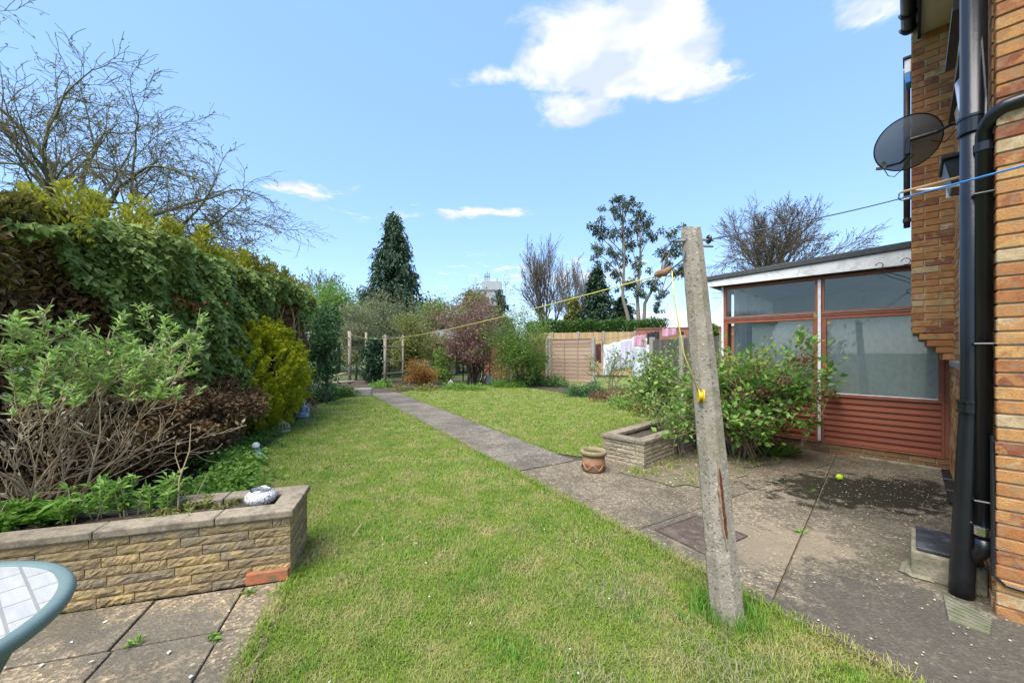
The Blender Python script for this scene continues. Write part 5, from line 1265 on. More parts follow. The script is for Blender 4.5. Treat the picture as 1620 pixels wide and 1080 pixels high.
# planter plants and the bed behind
def rosette(P, n, r, h, size, up=1.):
    pos = []; d = []
    for k in range(n):
        a = random.uniform(0, 6.283); pos.append((P.x + random.gauss(0, r), P.y + random.gauss(0, r), P.z + random.random() * h)); d.append((math.cos(a), math.sin(a), up * random.uniform(.2, 1)))
    return pos, d
def feathery(name, label, spots, mat, zb, hh, nper, size, cat='plant', width=.3):
    c0 = spots[0]; t = thing(name, (c0[0], c0[1], zb), label, cat); pos = []; dd = []; m = MB()
    for (x, y, hs) in spots:
        for k in range(3):
            bx, by = x + random.gauss(0, .03), y + random.gauss(0, .03); top = Vector((bx + random.gauss(0, .03), by + random.gauss(0, .03), zb + hh * hs * random.uniform(.7, 1.1)))
            m.tube([(bx, by, zb - .02), tuple(top)], [.004, .002], 4, cap=False)
            for j in range(nper):
                f = random.uniform(.15, 1.); a = random.uniform(0, 6.283); q = Vector((bx, by, zb)).lerp(top, f); pos.append(tuple(q)); dd.append((math.cos(a), math.sin(a), .55))
    m.build('stem', 'bark_tan', t)['kind'] = 'stuff'; foliage('foliage', np.array(pos), np.array(dd), size, mat, t, width=width, jit=.3); return t
def on_planter(a, b): q = FR - E1p * a + Pn * b; return (q.x, q.y)
sp_ = [(*on_planter(random.uniform(.80, 1.25), random.uniform(.25, .42)), random.uniform(.8, 1.3)) for _ in range(14)]
feathery('spurge', 'feathery bright green spurge clump in the middle of the buff planter', sp_, 'euphorbia', .40, .19, 22, .06)
sp_ = [(*on_planter(random.uniform(1.3, 2.2), random.uniform(.15, .42)), random.uniform(.5, 1.)) for _ in range(34)]
feathery('spurge', 'dense leafy green plants filling the left end of the buff planter', sp_, 'weed', .40, .13, 22, .075, width=.38)
sp_ = [(*on_planter(random.uniform(.45, .85), random.uniform(.14, .40)), random.uniform(.3, .7)) for _ in range(14)]
feathery('moss_plant', 'low mossy olive plants near the mosaic bowl', sp_, 'olive', .40, .08, 26, .04)
# tall bare stalks rising from the planter
bs = thing('bare_stalk', (*on_planter(.72, .3), .4), 'thin bare tan stalks rising out of the buff planter', 'plant'); m = MB()
x, y = on_planter(.74, .30); m.tube([(x, y, .38), (x + .01, y, .62), (x + .06, y + .02, .80), (x + .07, y + .02, .98)], [.006, .005, .004, .002], 5); m.tube([(x + .02, y, .66), (x - .02, y, .78), (x - .005, y, .88)], [.004, .003, .002], 4); m.tube([(x + .07, y, .42), (x + .12, y, .50), (x + .20, y, .66)], [.004, .003, .002], 4); m.tube([(x - .12, y, .42), (x - .08, y, .52), (x - .02, y, .60)], [.004, .003, .002], 4)
m.build('stalk', 'bark_tan', bs)
# lush weeds under the brown skirts
pos = []; dd = []
for k in range(260):
    t = random.random(); c = Vector((-2.8, 3.75, 0)).lerp(Vector((-3.98, 5.5, 0)), t) + Vector((random.gauss(-.03, .11), random.gauss(0, .22), 0)); a, b = rosette(c, 20, .045, .14, .05, .7); pos += a; dd += b
wd = thing('cranesbill', (-3.2, 4.6, 0), 'lush fresh green ground cover under the brown hedge skirts', 'plant'); foliage('foliage', np.array(pos), np.array(dd), .055, 'weed', wd, width=.75, jit=.4)
pos = []; dd = []
for k in range(150):
    t = random.random(); c = Vector((-3.85, 5.7, 0)).lerp(Vector((-4.5, 7.7, 0)), t) + Vector((random.gauss(-.1, .10), random.gauss(0, .15), 0)); a, b = rosette(c, 14, .06, .13, .06, 1.2); pos += a; dd += b
wd = thing('border_weeds', (-3.9, 6.9, 0), 'strappy green weeds at the lawn edge under the golden conifer', 'plant'); foliage('foliage', np.array(pos), np.array(dd), .06, 'weed', wd, width=.2, jit=.4)
# ------------------------------------------------------------------ trees and shrubs at the back and the side
random.seed(33); rng = np.random.default_rng(33)
cfgA = dict(n=7, wander=.17, kids=(0, 6, 7, 7), ang=(.3, .95), ratio=(.34, .62), trop=[-.03, -.05, -.035, .02], t0=.28, rr=.5, rmin=.0042, taper=.4, midtips=True)
st_ = [None, ((-.55, .1, .8), 2.2, .075, (-.05, 0, 3.0)), ((.5, .1, .85), 2.2, .07, (.05, 0, 3.2)), ((.85, -.3, .5), 1.75, .07, (.8, 0, 3.0)), ((.95, -.1, .2), 1.85, .065, (.85, 0, 2.9)), ((1, .3, .35), 1.7, .06, (.8, 0, 3.1)),
       ((.1, .3, .95), 2.9, .08, (0, 0, 3.4)), ((-.2, -.2, .95), 3.0, .07, (0, 0, 3.5)), ((.3, .1, 1), 2.7, .07, (0, 0, 3.4)), ((-.45, 0, 1), 2.9, .07, (-.05, 0, 3.4)), ((-.9, 0, .45), 2.2, .07, (-.1, 0, 2.8)), ((.35, -.2, .9), 2.1, .06, (.75, 0, 3.1)), ((-.4, -.4, .8), 2.3, .07, (0, 0, 3.1)), ((-.75, .2, .75), 2.4, .07, (-.1, 0, 3.3)), ((.7, -.5, .6), 1.9, .055, (.5, 0, 3.0))]
tA = thing('apple_tree', (-8.2, 7.3, 0), 'bare spreading fruit tree with arching twigs above the hedge', 'tree'); m = MB(); tips = []; b = Vector((-8.2, 7.3, 0))
m.tube([b + Vector((0, 0, -.2)), b + Vector((-.05, 0, 1.2)), b + Vector((0, 0, 2.2)), b + Vector((.12, 0, 3.2)), b + Vector((.0, 0, 3.8))], [.22, .19, .17, .15, .10], 10)
m.tube([b + Vector((.0, 0, 1.2)), b + Vector((.45, -.1, 2.1)), b + Vector((.72, 0, 2.9)), b + Vector((.95, 0, 3.3))], [.13, .13, .13, .08], 9)
for (d, L, r, off) in st_[1:]: branch(m, b + Vector(off), Vector(d).normalized(), L, r * .8, 3, cfgA, tips)
m.build('trunk', 'bark_apple', tA, smooth=True)
P, D = scatter_tips(tips, 9500, .02); foliage('bud', P, D, .048, 'bud', tA, width=.55, jit=.8)

# far skyline
random.seed(5); rng = np.random.default_rng(5)
def weeping(name, label, base, h, rad, nb, nl, mat, size, bmat='bark_dark', droop=.9):
    t = thing(name, base, label, 'tree'); b = Vector(base); m = MB(); m.tube([b, b + Vector((0, 0, h * .5)), b + Vector((0, 0, h))], [h * .022, h * .014, .02], 8); PP = []; DD = []
    for k in range(nb):
        f = (k + random.random()) / nb; z = h * (.12 + .86 * f); L = rad * (1 - f) ** .75 * random.uniform(.5, 1.2) + .15; a = random.uniform(0, 6.283); d = Vector((math.cos(a), math.sin(a), 0))
        s = b + Vector((0, 0, z)); e = s + d * L + Vector((0, 0, L * .1)); tip = e + d * L * .25 - Vector((0, 0, L * .45)); m.tube([s, e, tip], [.05, .03, .01], 3, cap=False)
        n = max(10, int(nl / nb * (.35 + L / rad))); tt = rng.random(n) ** .7; P0 = np.array(s)[None] * (1 - tt[:, None]) + np.array(e)[None] * tt[:, None]; hang = rng.random(n) ** 1.5 * (.35 + .55 * L / rad * tt) * rad * .42
        P0 += rng.normal(0, rad * .05, (n, 3)); P0[:, 2] -= hang; PP.append(P0); DD.append(np.tile(np.array((d.x * .35, d.y * .35, -droop)), (n, 1)))
    m.build('trunk', bmat, t); foliage('crown', np.concatenate(PP), np.concatenate(DD), size, mat, t, width=.45, jit=.45); return t
c = A(622, 700, 34); weeping('weeping_cypress', 'tall dark weeping cypress rising behind the garden', (c.x, 34, 0), 13.9, 3.5, 210, 24000, 'cypress', .36)
c = A(770, 700, 40); weeping('fir_tree', 'dark fir tops below the distant tower block', (c.x - 1.6, 40, 0), 8.0, 2.4, 70, 7000, 'cypress', .36)
c = A(790, 700, 42); weeping('fir_tree', 'dark pointed fir just right of the distant tower block', (c.x, 42, 0), 8.3, 2.2, 70, 7000, 'cypress', .36)
c = A(945, 700, 30); weeping('ivy_conifer', 'dark pyramid conifer behind the laurel hedge', (c.x, 30, 0), 8.2, 2.1, 110, 13000, 'cypress', .30, droop=.3)
c = A(985, 700, 31); weeping('conifer_tree', 'dark broad conifer at the foot of the eucalyptus', (c.x, 31, 0), 5.9, 2.4, 80, 9000, 'holly', .30, droop=.2)
c = A(905, 700, 31); weeping('conifer_tree', 'olive green conifer left of the dark pyramid conifer', (c.x, 31, 0), 5.9, 1.9, 70, 8000, 'olive', .26, droop=.2)
c = A(1075, 700, 46); weeping('fir_tree', 'dark conifers behind the white roofed building', (c.x, 46, 0), 6.2, 2.0, 60, 5000, 'cypress', .36)
c = A(1062, 700, 48); weeping('fir_tree', 'small dark conifer left of the ones behind the white roof', (c.x - .6, 48, 0), 5.6, 1.6, 50, 4000, 'cypress', .36)
# eucalyptus: slender stems, separate airy tufts
eb = A(1010, 700, 29); eb = Vector((eb.x, 29, 0)); tE = thing('eucalyptus', eb, 'tall airy eucalyptus with tufted grey green crown behind the fence', 'tree'); m = MB(); PP = []; DD = []
tufts = [(985, 330, .9), (965, 345, .8), (1005, 350, .8), (950, 375, .85), (985, 365, .9), (1025, 350, .75), (1030, 370, .7), (970, 400, .9), (1000, 395, .85), (945, 400, .7), (1010, 420, .7), (975, 425, .8), (1065, 375, .8), (1075, 395, .75), (1050, 400, .7), (1060, 425, .75), (1080, 430, .6), (1035, 450, .6), (1000, 450, .6), (1045, 470, .5), (975, 312, .45), (1008, 335, .6), (940, 360, .5), (1040, 490, .35), (995, 320, .5), (1015, 465, .5), (985, 455, .6)]
j1 = eb + Vector((-.2, 0, 3.2))
for (s0, s1) in (((985, 470), (985, 330)), ((1008, 470), (1012, 350)), ((1020, 480), (1065, 385))):
    a = A(*s0, 29); e = A(*s1, 29); m.tube([eb + Vector((random.gauss(0, .2), 0, 0)), eb.lerp(a, .6) + Vector((.1, 0, 0)), a, a.lerp(e, .5) + Vector((.15, 0, 0)), e], [.2, .16, .12, .08, .03], 7)
for (px, py, s) in tufts:
    c = A(px, py, 29 + random.uniform(-.9, .9)); st0 = A(985 if px < 1000 else (1010 if px < 1035 else 1045), min(470, py + 40), 29); m.tube([st0, st0.lerp(c, .6) + Vector((0, 0, .15)), c], [.05, .035, .015], 4, cap=False)
    for q in range(7):
        cc = np.array(c) + rng.normal(0, s * .50, 3); n = int(62 * s); e = nrm(rng.normal(0, 1, (n, 3))); PP.append(cc + e * (rng.random((n, 1)) ** .5) * s * .36); DD.append(e * .5 + np.array((0, 0, -.6)))
m.build('trunk', 'bark_pale', tE, smooth=True); foliage('crown', np.concatenate(PP), np.concatenate(DD), .24, 'euca', tE, width=.38, jit=.6)
# bare trees
cfgB = dict(n=6, wander=.08, kids=(0, 5, 6, 6), ang=(.22, .6), ratio=(.45, .7), trop=[.05, .06, .05, .03], t0=.25, rr=.55, rmin=.013, taper=.35, midtips=True)
b = A(862, 700, 38); b = Vector((b.x, 38, 0)); bare_tree('bare_tree', 'slim bare twiggy tree between the lime shrub and the conifers', b, 12, .2, 3, cfgB, 160, .18, 'twig_haze', 'bark', starts=[((0, 0, 1), 5.2, .2, (0, 0, 1)), ((-.3, 0, 1), 4.6, .16, (-.1, 0, 2.2)), ((.35, 0, 1), 4.8, .16, (.1, 0, 2.)), ((.1, .2, 1), 5., .16, (0, 0, 3)), ((-.15, -.2, 1), 4.6, .14, (0, 0, 3.5))])
b = A(912, 700, 40); b = Vector((b.x, 40, 0)); bare_tree('bare_tree', 'thin bare tree left of the dark pyramid conifer', b, 10, .15, 3, cfgB, 120, .18, 'twig_haze', 'bark', starts=[((0, 0, 1), 4.6, .15, (0, 0, 1)), ((-.25, 0, 1), 4.2, .12, (0, 0, 2)), ((.25, .1, 1), 4.2, .12, (0, 0, 2.4))])
cfgC = dict(n=6, wander=.13, kids=(0, 5, 6, 6), ang=(.3, .8), ratio=(.45, .7), trop=[.02, .02, .02, .02], t0=.25, rr=.5, rmin=.010, taper=.35, midtips=True)
b = A(1222, 700, 24); b = Vector((b.x, 24, 0)); bare_tree('bare_tree', 'round bare tree with last dry leaves behind the conservatory roof', b, 12, .25, 3, cfgC, 2400, .12, 'twig_haze', 'bark',
    starts=[((math.cos(k * 2.4) * (.25 + .09 * k), .7 * math.sin(k * 2.4) * (.25 + .09 * k), 1), random.uniform(2.5, 3.0), .12, (0, 0, 5.2 + random.uniform(0, 1.1))) for k in range(12)] + [((0, 0, 1), 3.6, .24, (0, 0, 2.4))])
b = A(500, 700, 28); b = Vector((b.x, 28, 0)); bare_tree('bare_tree', 'loose leafing tree at the left behind the laurel shrub', b, 8, .15, 3, cfgC, 1600, .2, 'lime', 'bark', starts=[((0, 0, 1), 3.0, .14, (0, 0, 1.0)), ((-.4, 0, 1), 2.7, .1, (0, 0, 2)), ((.4, 0, 1), 2.9, .1, (0, 0, 2.0)), ((.1, .3, 1), 2.9, .1, (0, 0, 2.4))])
# leafy masses
def at_base(px, Y): return Vector(((px - 810) / F * Y, Y, 0))
def hz(py, Y): return H + (HY - py) * Y / F
def leafy(name, label, px, Y, pytop, wpx, nl, size, mat, bmat='bark', nc=12, zb=.25, width=.5, cat='tree', group=None, jit=.9, droop=.0, cs=.42):
    top = hz(pytop, Y); rx = wpx * Y / F / 2; zc = top * (.5 + zb / 2); zr = top * (1 - zb) / 2
    return clump_tree(name, label, at_base(px, Y), top * .75, max(.03, top * .016), rclumps(nc, rx * .72, zc, zr * .78, min(rx, zr) * cs), nl, size, mat, bmat, width, group, cat, droop, jit)
leafy('laurel_shrub', 'rounded glossy evergreen shrub at the far end of the hedge', 516, 10.6, 474, 80, 9000, .085, 'evergreen', nc=26, zb=.05, cat='shrub', width=.4)
leafy('leafing_tree', 'fresh green leafing tree behind the arch on the left', 535, 24, 425, 95, 7000, .16, 'lime', nc=20, zb=.2)
leafy('willow', 'grey green willow filling the middle behind the arch', 615, 22, 458, 150, 15000, .15, 'willow', nc=40, zb=.1, width=.25, droop=.4)
leafy('willow', 'pale olive tree left of the grey green willow', 563, 19.5, 475, 70, 6000, .13, 'willow', nc=18, zb=.12, width=.25, droop=.4)
leafy('leafing_tree', 'dull green tree between the willow and the purple tree', 700, 26, 472, 90, 7000, .17, 'olive', nc=18, zb=.1)
leafy('dark_ivy_bush', 'dark glossy ivy bush between the two arch sides', 592, 17.6, 520, 52, 7000, .10, 'holly', nc=18, zb=.0, cat='shrub', width=.7)
leafy('olive_shrub', 'yellowish olive shrub behind the right arch side', 650, 17.5, 488, 70, 6500, .10, 'olive', nc=20, zb=.05, cat='shrub')
leafy('olive_shrub', 'leafy olive bush hiding most of the grey shed', 690, 20.5, 520, 60, 4200, .11, 'olive', nc=14, zb=.0, cat='shrub')
leafy('thin_shrub', 'loose green shrub right of the orange shrub', 702, 16.8, 545, 50, 2600, .09, 'lime', nc=12, zb=.05, cat='shrub')
leafy('leafing_tree', 'tall green tree just right of the tall cypress', 690, 31, 468, 80, 6000, .2, 'lime', nc=18, zb=.1)
leafy('leafing_tree', 'grey green tree at the far left above the evergreen shrub', 484, 26, 440, 70, 5000, .17, 'willow', nc=16, zb=.1)
leafy('leafing_tree', 'olive tree crown behind the purple tree', 748, 29, 456, 105, 7500, .19, 'olive', nc=18, zb=.1)
leafy('leafing_tree', 'bushy green tree behind the dark ivy bush', 598, 24.5, 478, 80, 6000, .16, 'evergreen', nc=18, zb=.0)
leafy('hazy_hedge', 'far tangled hedge filling the gap behind the arches', 600, 27, 505, 260, 12000, .18, 'olive', nc=40, zb=.0, cat='hedge')
leafy('far_hedge', 'far green hedge behind the red brown fence', 760, 27, 505, 200, 9000, .18, 'evergreen', nc=34, zb=.0, cat='hedge')
shrub('spiraea', 'orange bronze leaved shrub at the back of the lawn', 'shrub', at_base(662, 14.9), 1.05, .75, .6, 20, 5200, .065, 'spiraea', 'bark', sig=.07, stem_r=.010)
t, tp = shrub('purple_tree', 'purple leaved multi-stemmed tree at the back of the lawn', 'tree', at_base(752, 17.2), 4.1, 1.25, 1.0, 34, 17000, .085, 'purple', 'bark', lvl=3, kids=(0, 2, 3, 4), sig=.10, stem_r=.028, zmin=.9, wander_=.14)
t, tp = shrub('mock_orange', 'lime green leafy shrub in front of the red brown fence', 'shrub', at_base(815, 15.9), 3.3, .85, .7, 24, 11000, .085, 'lime', 'bark', lvl=3, kids=(0, 2, 3, 4), sig=.12, stem_r=.018, zmin=.3, wander_=.16)
leafy('side_bush', 'spreading lime green foliage low against the brown lap panel', 845, 17.3, 552, 55, 2500, .09, 'lime', nc=12, zb=.05, cat='shrub')
# laurel hedge over the pale fence
n = 17000; X = rng.uniform(1.0, 9.6, n); P = np.stack([X, 26.2 - (X - 1) * .22 - rng.random(n) * .9, rng.uniform(2.1, 3.42, n) + .08 * np.sin(X * 3) - .06 * np.sin(X * 7)], 1)
lh = thing('laurel_hedge', (4, 26, 0), 'clipped bright laurel hedge above the pale board fence', 'hedge'); foliage('foliage', P, np.tile(np.array((0, -.6, .6)), (n, 1)), .16, 'laurel', lh, width=.42, jit=.7)
m = MB()
for k in range(14): x = 1.2 + k * .6; m.tube([(x, 25.8 - x * .22, -.1), (x, 25.8 - x * .22, 2.9)], .05, 5)
m.build('stem', 'bark', lh)
leafy('yellow_shrub', 'bright yellow green shrub behind the pale fence', 868, 25.5, 515, 46, 3000, .12, 'lime', nc=10, cat='shrub')
leafy('lime_bush', 'bright green bush behind the corner of the conservatory', 1130, 17, 490, 34, 1800, .12, 'lime', nc=8, cat='shrub')
# low border in front of the fence
def low(name, label, px, py, wpx, h, nl, size, mat, depth=.5, width=.4, jit=.7):
    c = G(px, py); w = wpx * c.y / F / 2; t = thing(name, c, label, 'plant'); n = 16; PP = []; DD = []
    for k in range(n):
        q = np.array((c.x + random.uniform(-w, w), c.y + random.uniform(-depth, depth), 0)); hh = h * random.uniform(.6, 1.1); k2 = nl // n; e = nrm(rng.normal(0, 1, (k2, 3))); e[:, 2] = np.abs(e[:, 2])
        PP.append(q + e * (rng.random((k2, 1)) ** .45) * np.array((w * .32 + .08, .28, hh))); DD.append(e + np.array((0, 0, .3)))
    foliage('foliage', np.concatenate(PP), np.concatenate(DD), size, mat, t, width=width, jit=jit)
low('border_plant', 'mid green mound in front of the brown lap panel', 850, 610, 74, .52, 3600, .08, 'laurel'); low('border_plant', 'dark green mound right of the lap panel foot', 925, 626, 60, .42, 3200, .07, 'evergreen')
low('border_plant', 'dry brown stems low along the lawn edge', 985, 634, 80, .40, 2600, .09, 'dead_flower', width=.2); low('border_plant', 'green and brown leaves at the right edge of the lawn', 1010, 645, 70, .36, 2600, .07, 'rose')
low('border_plant', 'olive tangle under the rose bush behind the planter', 1035, 655, 70, .45, 2600, .07, 'olive', .4); low('border_plant', 'thin plants under the lime green shrub', 800, 612, 50, .35, 1800, .08, 'weed')
low('border_plant', 'green tuft at the foot of the purple tree', 735, 616, 60, .3, 1600, .08, 'weed'); low('border_plant', 'blue green grassy mound at the far left of the lawn', 528, 628, 58, .40, 3000, .10, 'laurel', width=.22)
low('border_plant', 'green weeds right of the pale stone edging block', 598, 612, 30, .30, 1000, .09, 'weed'); low('border_plant', 'dry stems at the foot of the orange shrub', 655, 618, 60, .25, 900, .08, 'olive', .3)
low('border_plant', 'dense shade plants below the evergreen shrub', 505, 633, 40, .5, 2200, .09, 'evergreen')
# bare rose in the fence gap
cfgR = dict(n=5, wander=.22, kids=(0, 3, 3, 3), ang=(.3, .9), ratio=(.4, .65), trop=[.02] * 4, t0=.3, rr=.6, rmin=.006, taper=.5, midtips=True)
t, tp = bare_tree('climbing_rose', 'sparse thorny rose in the fence gap before the laundry', at_base(972, 14.2), 2, .02, 2, cfgR, 900, .06, 'rose', 'bark', starts=[((random.gauss(0, .35), random.gauss(0, .2), 1), random.uniform(.7, 1.15), .012, (random.gauss(0, .25), 0, 0)) for _ in range(11)])

# ------------------------------------------------------------------ shrubs by the conservatory
b = G(1058, 700); t, tp = shrub('rose_bush', 'tall leggy rose bush behind the grey stone planter', 'shrub', (b.x + .12, b.y + .55, .25), 1.50, .42, .4, 15, 3200, .062, 'rose', 'bark', lvl=2, kids=(0, 4, 5), sig=.05, stem_r=.012, zmin=.3, width=.62)
b = G(1075, 722); t, tp = shrub('rose_bush', 'sparse rose with grey stems in front of the grey stone planter', 'shrub', (b.x, b.y, .02), 1.0, .38, .35, 8, 700, .055, 'rose', 'bark_pale', lvl=2, kids=(0, 3, 4), sig=.05, stem_r=.012, zmin=.35, width=.62)
random.seed(9); rng = np.random.default_rng(9); hb0 = Vector((3.25, 5.35, .02)); t, tp = shrub('hydrangea', 'large leafy hydrangea with faded flower heads before the conservatory', 'shrub', hb0, 1.66, .56, .5, 40, 7000, .085, 'hydrangea', 'bark_tan', lvl=2, kids=(0, 3, 4), sig=.06, stem_r=.013, zmin=.28, width=.66)
hi = [q for q in tp if q[0].z > .55]; random.shuffle(hi); org_ = origin(t)
for (q, e) in random.sample(sorted(hi, key=lambda w: w[0].y)[:len(hi) // 2], 40):
    n = 90; v = nrm(rng.normal(0, 1, (n, 3))); c = np.array(q) + np.array((random.gauss(0, .03), -.06, .03)); leaves('flower_head', c + v * np.array((.062, .062, .042)), v, .028, 'dead_flower', t, width=.9, jit=.4)
P, D = scatter_tips([q for q in tp if q[0].z > 1.05], 520, .07); foliage('young_foliage', P + np.array((0, 0, .1)), D, .06, 'rose_young', t, width=.6)
P, D = scatter_tips([q for q in tp if q[0].z < .95], 3300, .10); foliage('dry_foliage', P, D, .06, 'dead_flower', t, width=.4)
m = MB(); fern = G(1225, 722); pos = []; dd = []
for k in range(26):
    a = random.uniform(0, 6.283); d = Vector((math.cos(a), math.sin(a), .9)).normalized(); s = Vector((fern.x + random.gauss(0, .1), fern.y + random.gauss(0, .08), .03))
    for j in range(4): pos.append(tuple(s)); dd.append(tuple(d + Vector((random.gauss(0, .2), random.gauss(0, .2), 0))))
ft = thing('strap_plant', fern, 'strappy green plant at the foot of the hydrangea', 'plant'); foliage('foliage', np.array(pos), np.array(dd), .22, 'weed', ft, width=.10, jit=.2)
mkn = thing('shrub_shoot', (4.0, 5.35, .02), 'single leafy shoot with large bright leaves against the boarded wall', 'plant'); m = MB(); pos = []; dd = []
for (px, py) in ((1312, 585), (1315, 620), (1285, 668), (1300, 600)):
    e = A(px, py, 5.35); m.tube([(4.0, 5.35, .03), tuple(Vector((4.1, 5.35, .03)).lerp(e, .6)), tuple(e)], [.008, .006, .004], 5)
    for j in range(9): a = random.uniform(0, 6.283); pos.append(tuple(e + Vector((random.gauss(0, .03), 0, random.gauss(0, .03))))); dd.append((math.cos(a), -.4, math.sin(a) * .6))
m.build('stem', 'bark_tan', mkn); foliage('foliage', np.array(pos), np.array(dd), .125, 'weed', mkn, width=.62, jit=.3)

# ------------------------------------------------------------------ grass, litter
def grass(name, label, pts, hgt, wid, mat, lean=.55, parent=None):
    n = len(pts); h = hgt * rng.uniform(.55, 1.35, n); w = wid * rng.uniform(.7, 1.3, n); a = rng.uniform(0, 6.283, n); l = lean * rng.uniform(.2, 1.4, n)
    d = np.stack([np.cos(a), np.sin(a), np.zeros(n)], 1); s = np.stack([-np.sin(a), np.cos(a), np.zeros(n)], 1); up = np.array((0, 0, 1.))
    V = np.empty((n, 5, 3)); V[:, 0] = pts - s * w[:, None] / 2; V[:, 1] = pts + s * w[:, None] / 2
    mid = pts + up * (h * .55)[:, None] + d * (h * l * .35)[:, None]; V[:, 2] = mid + s * w[:, None] * .4; V[:, 3] = mid - s * w[:, None] * .4
    V[:, 4] = pts + up * (h * (1 - .25 * l))[:, None] + d * (h * l)[:, None]
    b = np.arange(n)[:, None] * 5; Fq = np.concatenate([b + np.array([[0, 1, 2]]), b + np.array([[0, 2, 3]]), b + np.array([[3, 2, 4]])])
    o = np_mesh(name, V.reshape(-1, 3), Fq, mat, parent); tag(o, label, 'grass' if not parent else None, kind='stuff'); return o
def pts_in(poly, n, y0, y1):
    A_ = np.array(poly); P = np.stack([rng.uniform(A_[:, 0].min(), A_[:, 0].max(), n), rng.uniform(max(y0, A_[:, 1].min()), min(y1, A_[:, 1].max()), n)], 1); P = P[in_poly(P, poly)]
    return np.concatenate([P, np.zeros((len(P), 1))], 1)
both = []
for poly in (lawn1, lawn2):
    A_ = np.array(poly); wx = np.ptp(A_[:, 0])
    for (y0, y1, den, hh, ww) in ((.7, 2.6, 15500, .022, .0036), (2.6, 4.2, 8800, .025, .0046), (4.2, 7, 4000, .03, .0066), (7, 11, 1800, .034, .010), (11, 18, 800, .036, .015)):
        lo = max(y0, A_[:, 1].min()); hi_ = min(y1, A_[:, 1].max())
        if hi_ <= lo: continue
        both.append((pts_in(poly, int(den * (hi_ - lo) * wx), y0, y1), hh, ww))
for i, (P, hh, ww) in enumerate(both):
    if len(P): grass('grass', 'mown green lawn grass with straw coloured patches', P, hh, ww, 'grass', 1.1)
def edge_pts(a, b, n, s): t = rng.random(n)[:, None]; return np.array((*a, 0)) * (1 - t) + np.array((*b, 0)) * t + np.concatenate([rng.normal(0, s, (n, 2)), np.zeros((n, 1))], 1)
E_ = [edge_pts(LE(12.5), LE(5), 2600, .04), edge_pts(LE(5), LE(1.2), 3600, .035), edge_pts((-1.42, 2.45), (-1.1, 1.2), 1500, .03), edge_pts((-1.42, 2.47), (-1.57, 2.95), 900, .03), edge_pts(RE(12.5), RE(5), 2200, .03)]
grass('grass_edge', 'longer grass fringe along the path and paving edges', np.concatenate(E_), .045, .0045, 'grass', 1.0)
n = 420; a = rng.uniform(0, 6.283, n); rr = .10 + np.abs(rng.normal(0, .05, n)); grass('grass_tuft', 'lush grass tufts round the foot of the concrete post', np.stack([1.19 + rr * np.cos(a), 2.11 + rr * np.sin(a), np.zeros(n)], 1), .10, .0045, 'grass_lush', .7)
P = np.concatenate([np.concatenate([rng.normal(0, .13, (420, 2)) + np.array(c), np.zeros((420, 1))], 1) for c in ((.62, 2.30), (.95, 1.78), (.35, 1.55), (1.05, 1.52))])
grass('grass_clippings', 'loose pale grass clippings lying on the near lawn', P + np.array((0, 0, .018)), .04, .0026, 'grass_dry', 1.7)
P = np.concatenate([np.concatenate([rng.normal(0, s, (260, 2)) + np.array(c), np.zeros((260, 1))], 1) for c, s in (((-.3, 2.4), .1), ((.15, 1.75), .12), ((-.75, 2.9), .15), ((.7, 1.45), .12), ((-2.2, 4.8), .2), ((-3.0, 5.2), .2), ((-1.2, 3.2), .12), ((.2, 3.2), .1), ((-3.3, 5.9), .2))])
C_ = pts_in(lawn1, 170, 1.3, 8); P = np.concatenate([P, np.repeat(C_, 45, 0) + np.concatenate([rng.normal(0, .035, (len(C_) * 45, 2)), np.zeros((len(C_) * 45, 1))], 1)])
grass('lush_grass', 'darker lush clumps scattered through the lawn', P, .042, .0045, 'grass_lush', .9)
def flat_bits(name, label, P, size, mat, cat='leaf litter'):
    n = len(P); o = leaves(name, P, np.concatenate([rng.normal(0, 1, (n, 2)), np.full((n, 1), .02)], 1), size, mat, None, width=.7, jit=.08, fold=.1); tag(o, label, cat, kind='stuff'); return o
def box_pts(n, x0, x1, y0, y1, poly, z):
    P = np.stack([rng.uniform(x0, x1, n), rng.uniform(y0, y1, n)], 1); P = P[in_poly(P, poly)]; return np.concatenate([P, np.full((len(P), 1), z)], 1)
flat_bits('leaf_litter', 'pale dry leaf bits strewn over the patio', np.concatenate([box_pts(3000, 0, 5.5, .5, 7, patio, .024)]), .013, 'litter')
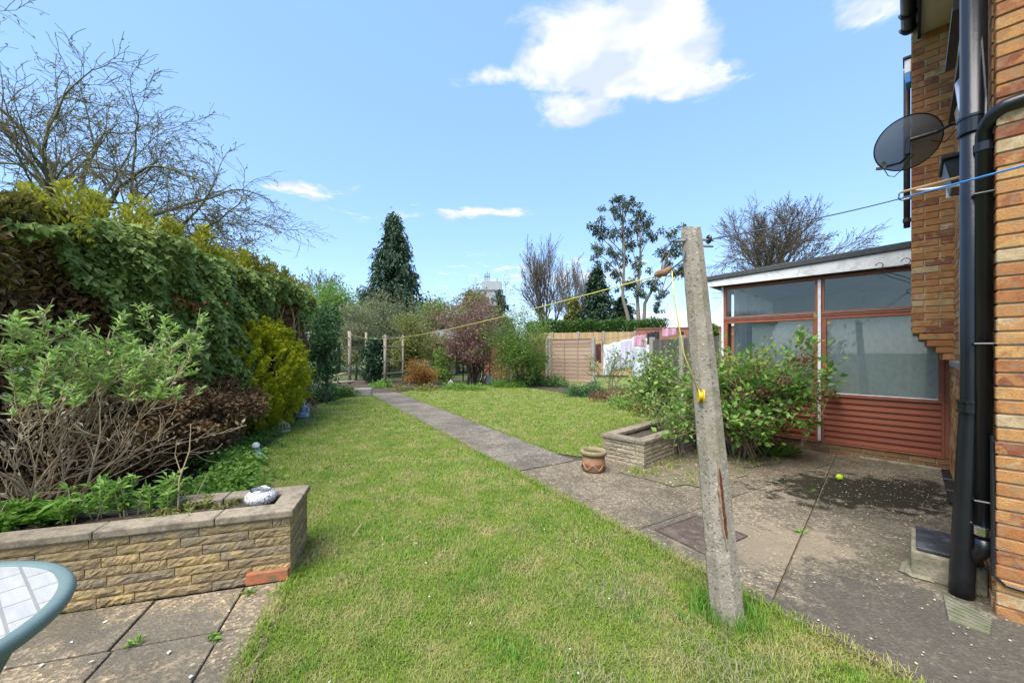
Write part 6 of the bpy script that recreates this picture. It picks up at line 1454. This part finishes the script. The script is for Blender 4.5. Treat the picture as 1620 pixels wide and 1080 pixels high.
q = rng.normal(0, 1, (420, 2)) * np.array((.75, .42)) + np.array((mc_.x, mc_.y)); q = np.concatenate([q, np.full((420, 1), .024)], 1)[in_poly(q, patio)]
flat_bits('fallen_petals', 'pale petals scattered over the dark mossy paving', q, .014, 'litter')
flat_bits('soil_litter', 'dry leaf litter and chips on the shrub bed soil', box_pts(5200, 1, 5, 3.6, 7, dirt_poly, .028), .02, 'litter')
P = box_pts(360, 1.3, 4.2, 3.9, 6, dirt_poly, .024); grass('bed_grass', 'sparse grass and weeds in the shrub bed soil', np.repeat(P, 9, 0) + np.concatenate([rng.normal(0, .03, (len(P) * 9, 2)), np.zeros((len(P) * 9, 1))], 1), .06, .006, 'grass', .9)
q = box_pts(70, -4.4, -1, .6, 2.4, lp, .018); flat_bits('fallen_petals', 'white petals scattered on the slabs beside the table', q, .022, 'petal')
flat_bits('lawn_daisies', 'tiny white daisies dotted in the lawn', np.concatenate([box_pts(130, -4, 2, 1.5, 9, lawn1, .045)]), .014, 'petal')
for (px, py, lab) in ((243, 945, 'dandelion tuft in the slab joint against the buff planter'), (335, 1013, 'weed tuft where the slab joints cross'), (395, 940, 'small weed beside the loose orange brick'), (215, 1020, 'low weed in the slab joint nearest the table'), (1265, 845, 'small weed in the patio joint'), (1283, 778, 'weed growing at the edge of the mossy paving')):
    c = G(px, py); pos = []; dd = []
    for k in range(random.randint(9, 15)): a = random.uniform(0, 6.283); pos.append((c.x + random.gauss(0, .012), c.y + random.gauss(0, .012), .015)); dd.append((math.cos(a), math.sin(a), random.uniform(.1, .6)))
    wt = thing('paving_weed', c, lab, 'weed', 'weeds in paving joints'); foliage('foliage', np.array(pos), np.array(dd), .05, 'weed', wt, width=.25, jit=.35)
tag(MB().tube([G(558, 860) + Vector((0, 0, .06)), G(572, 842) + Vector((0, 0, .07)), G(585, 832) + Vector((0, 0, .05))], [.004, .0035, .002], 5).build('fallen_twig', 'bark_tan', None), 'dry pale twig lying on the lawn beside the buff planter', 'twig')
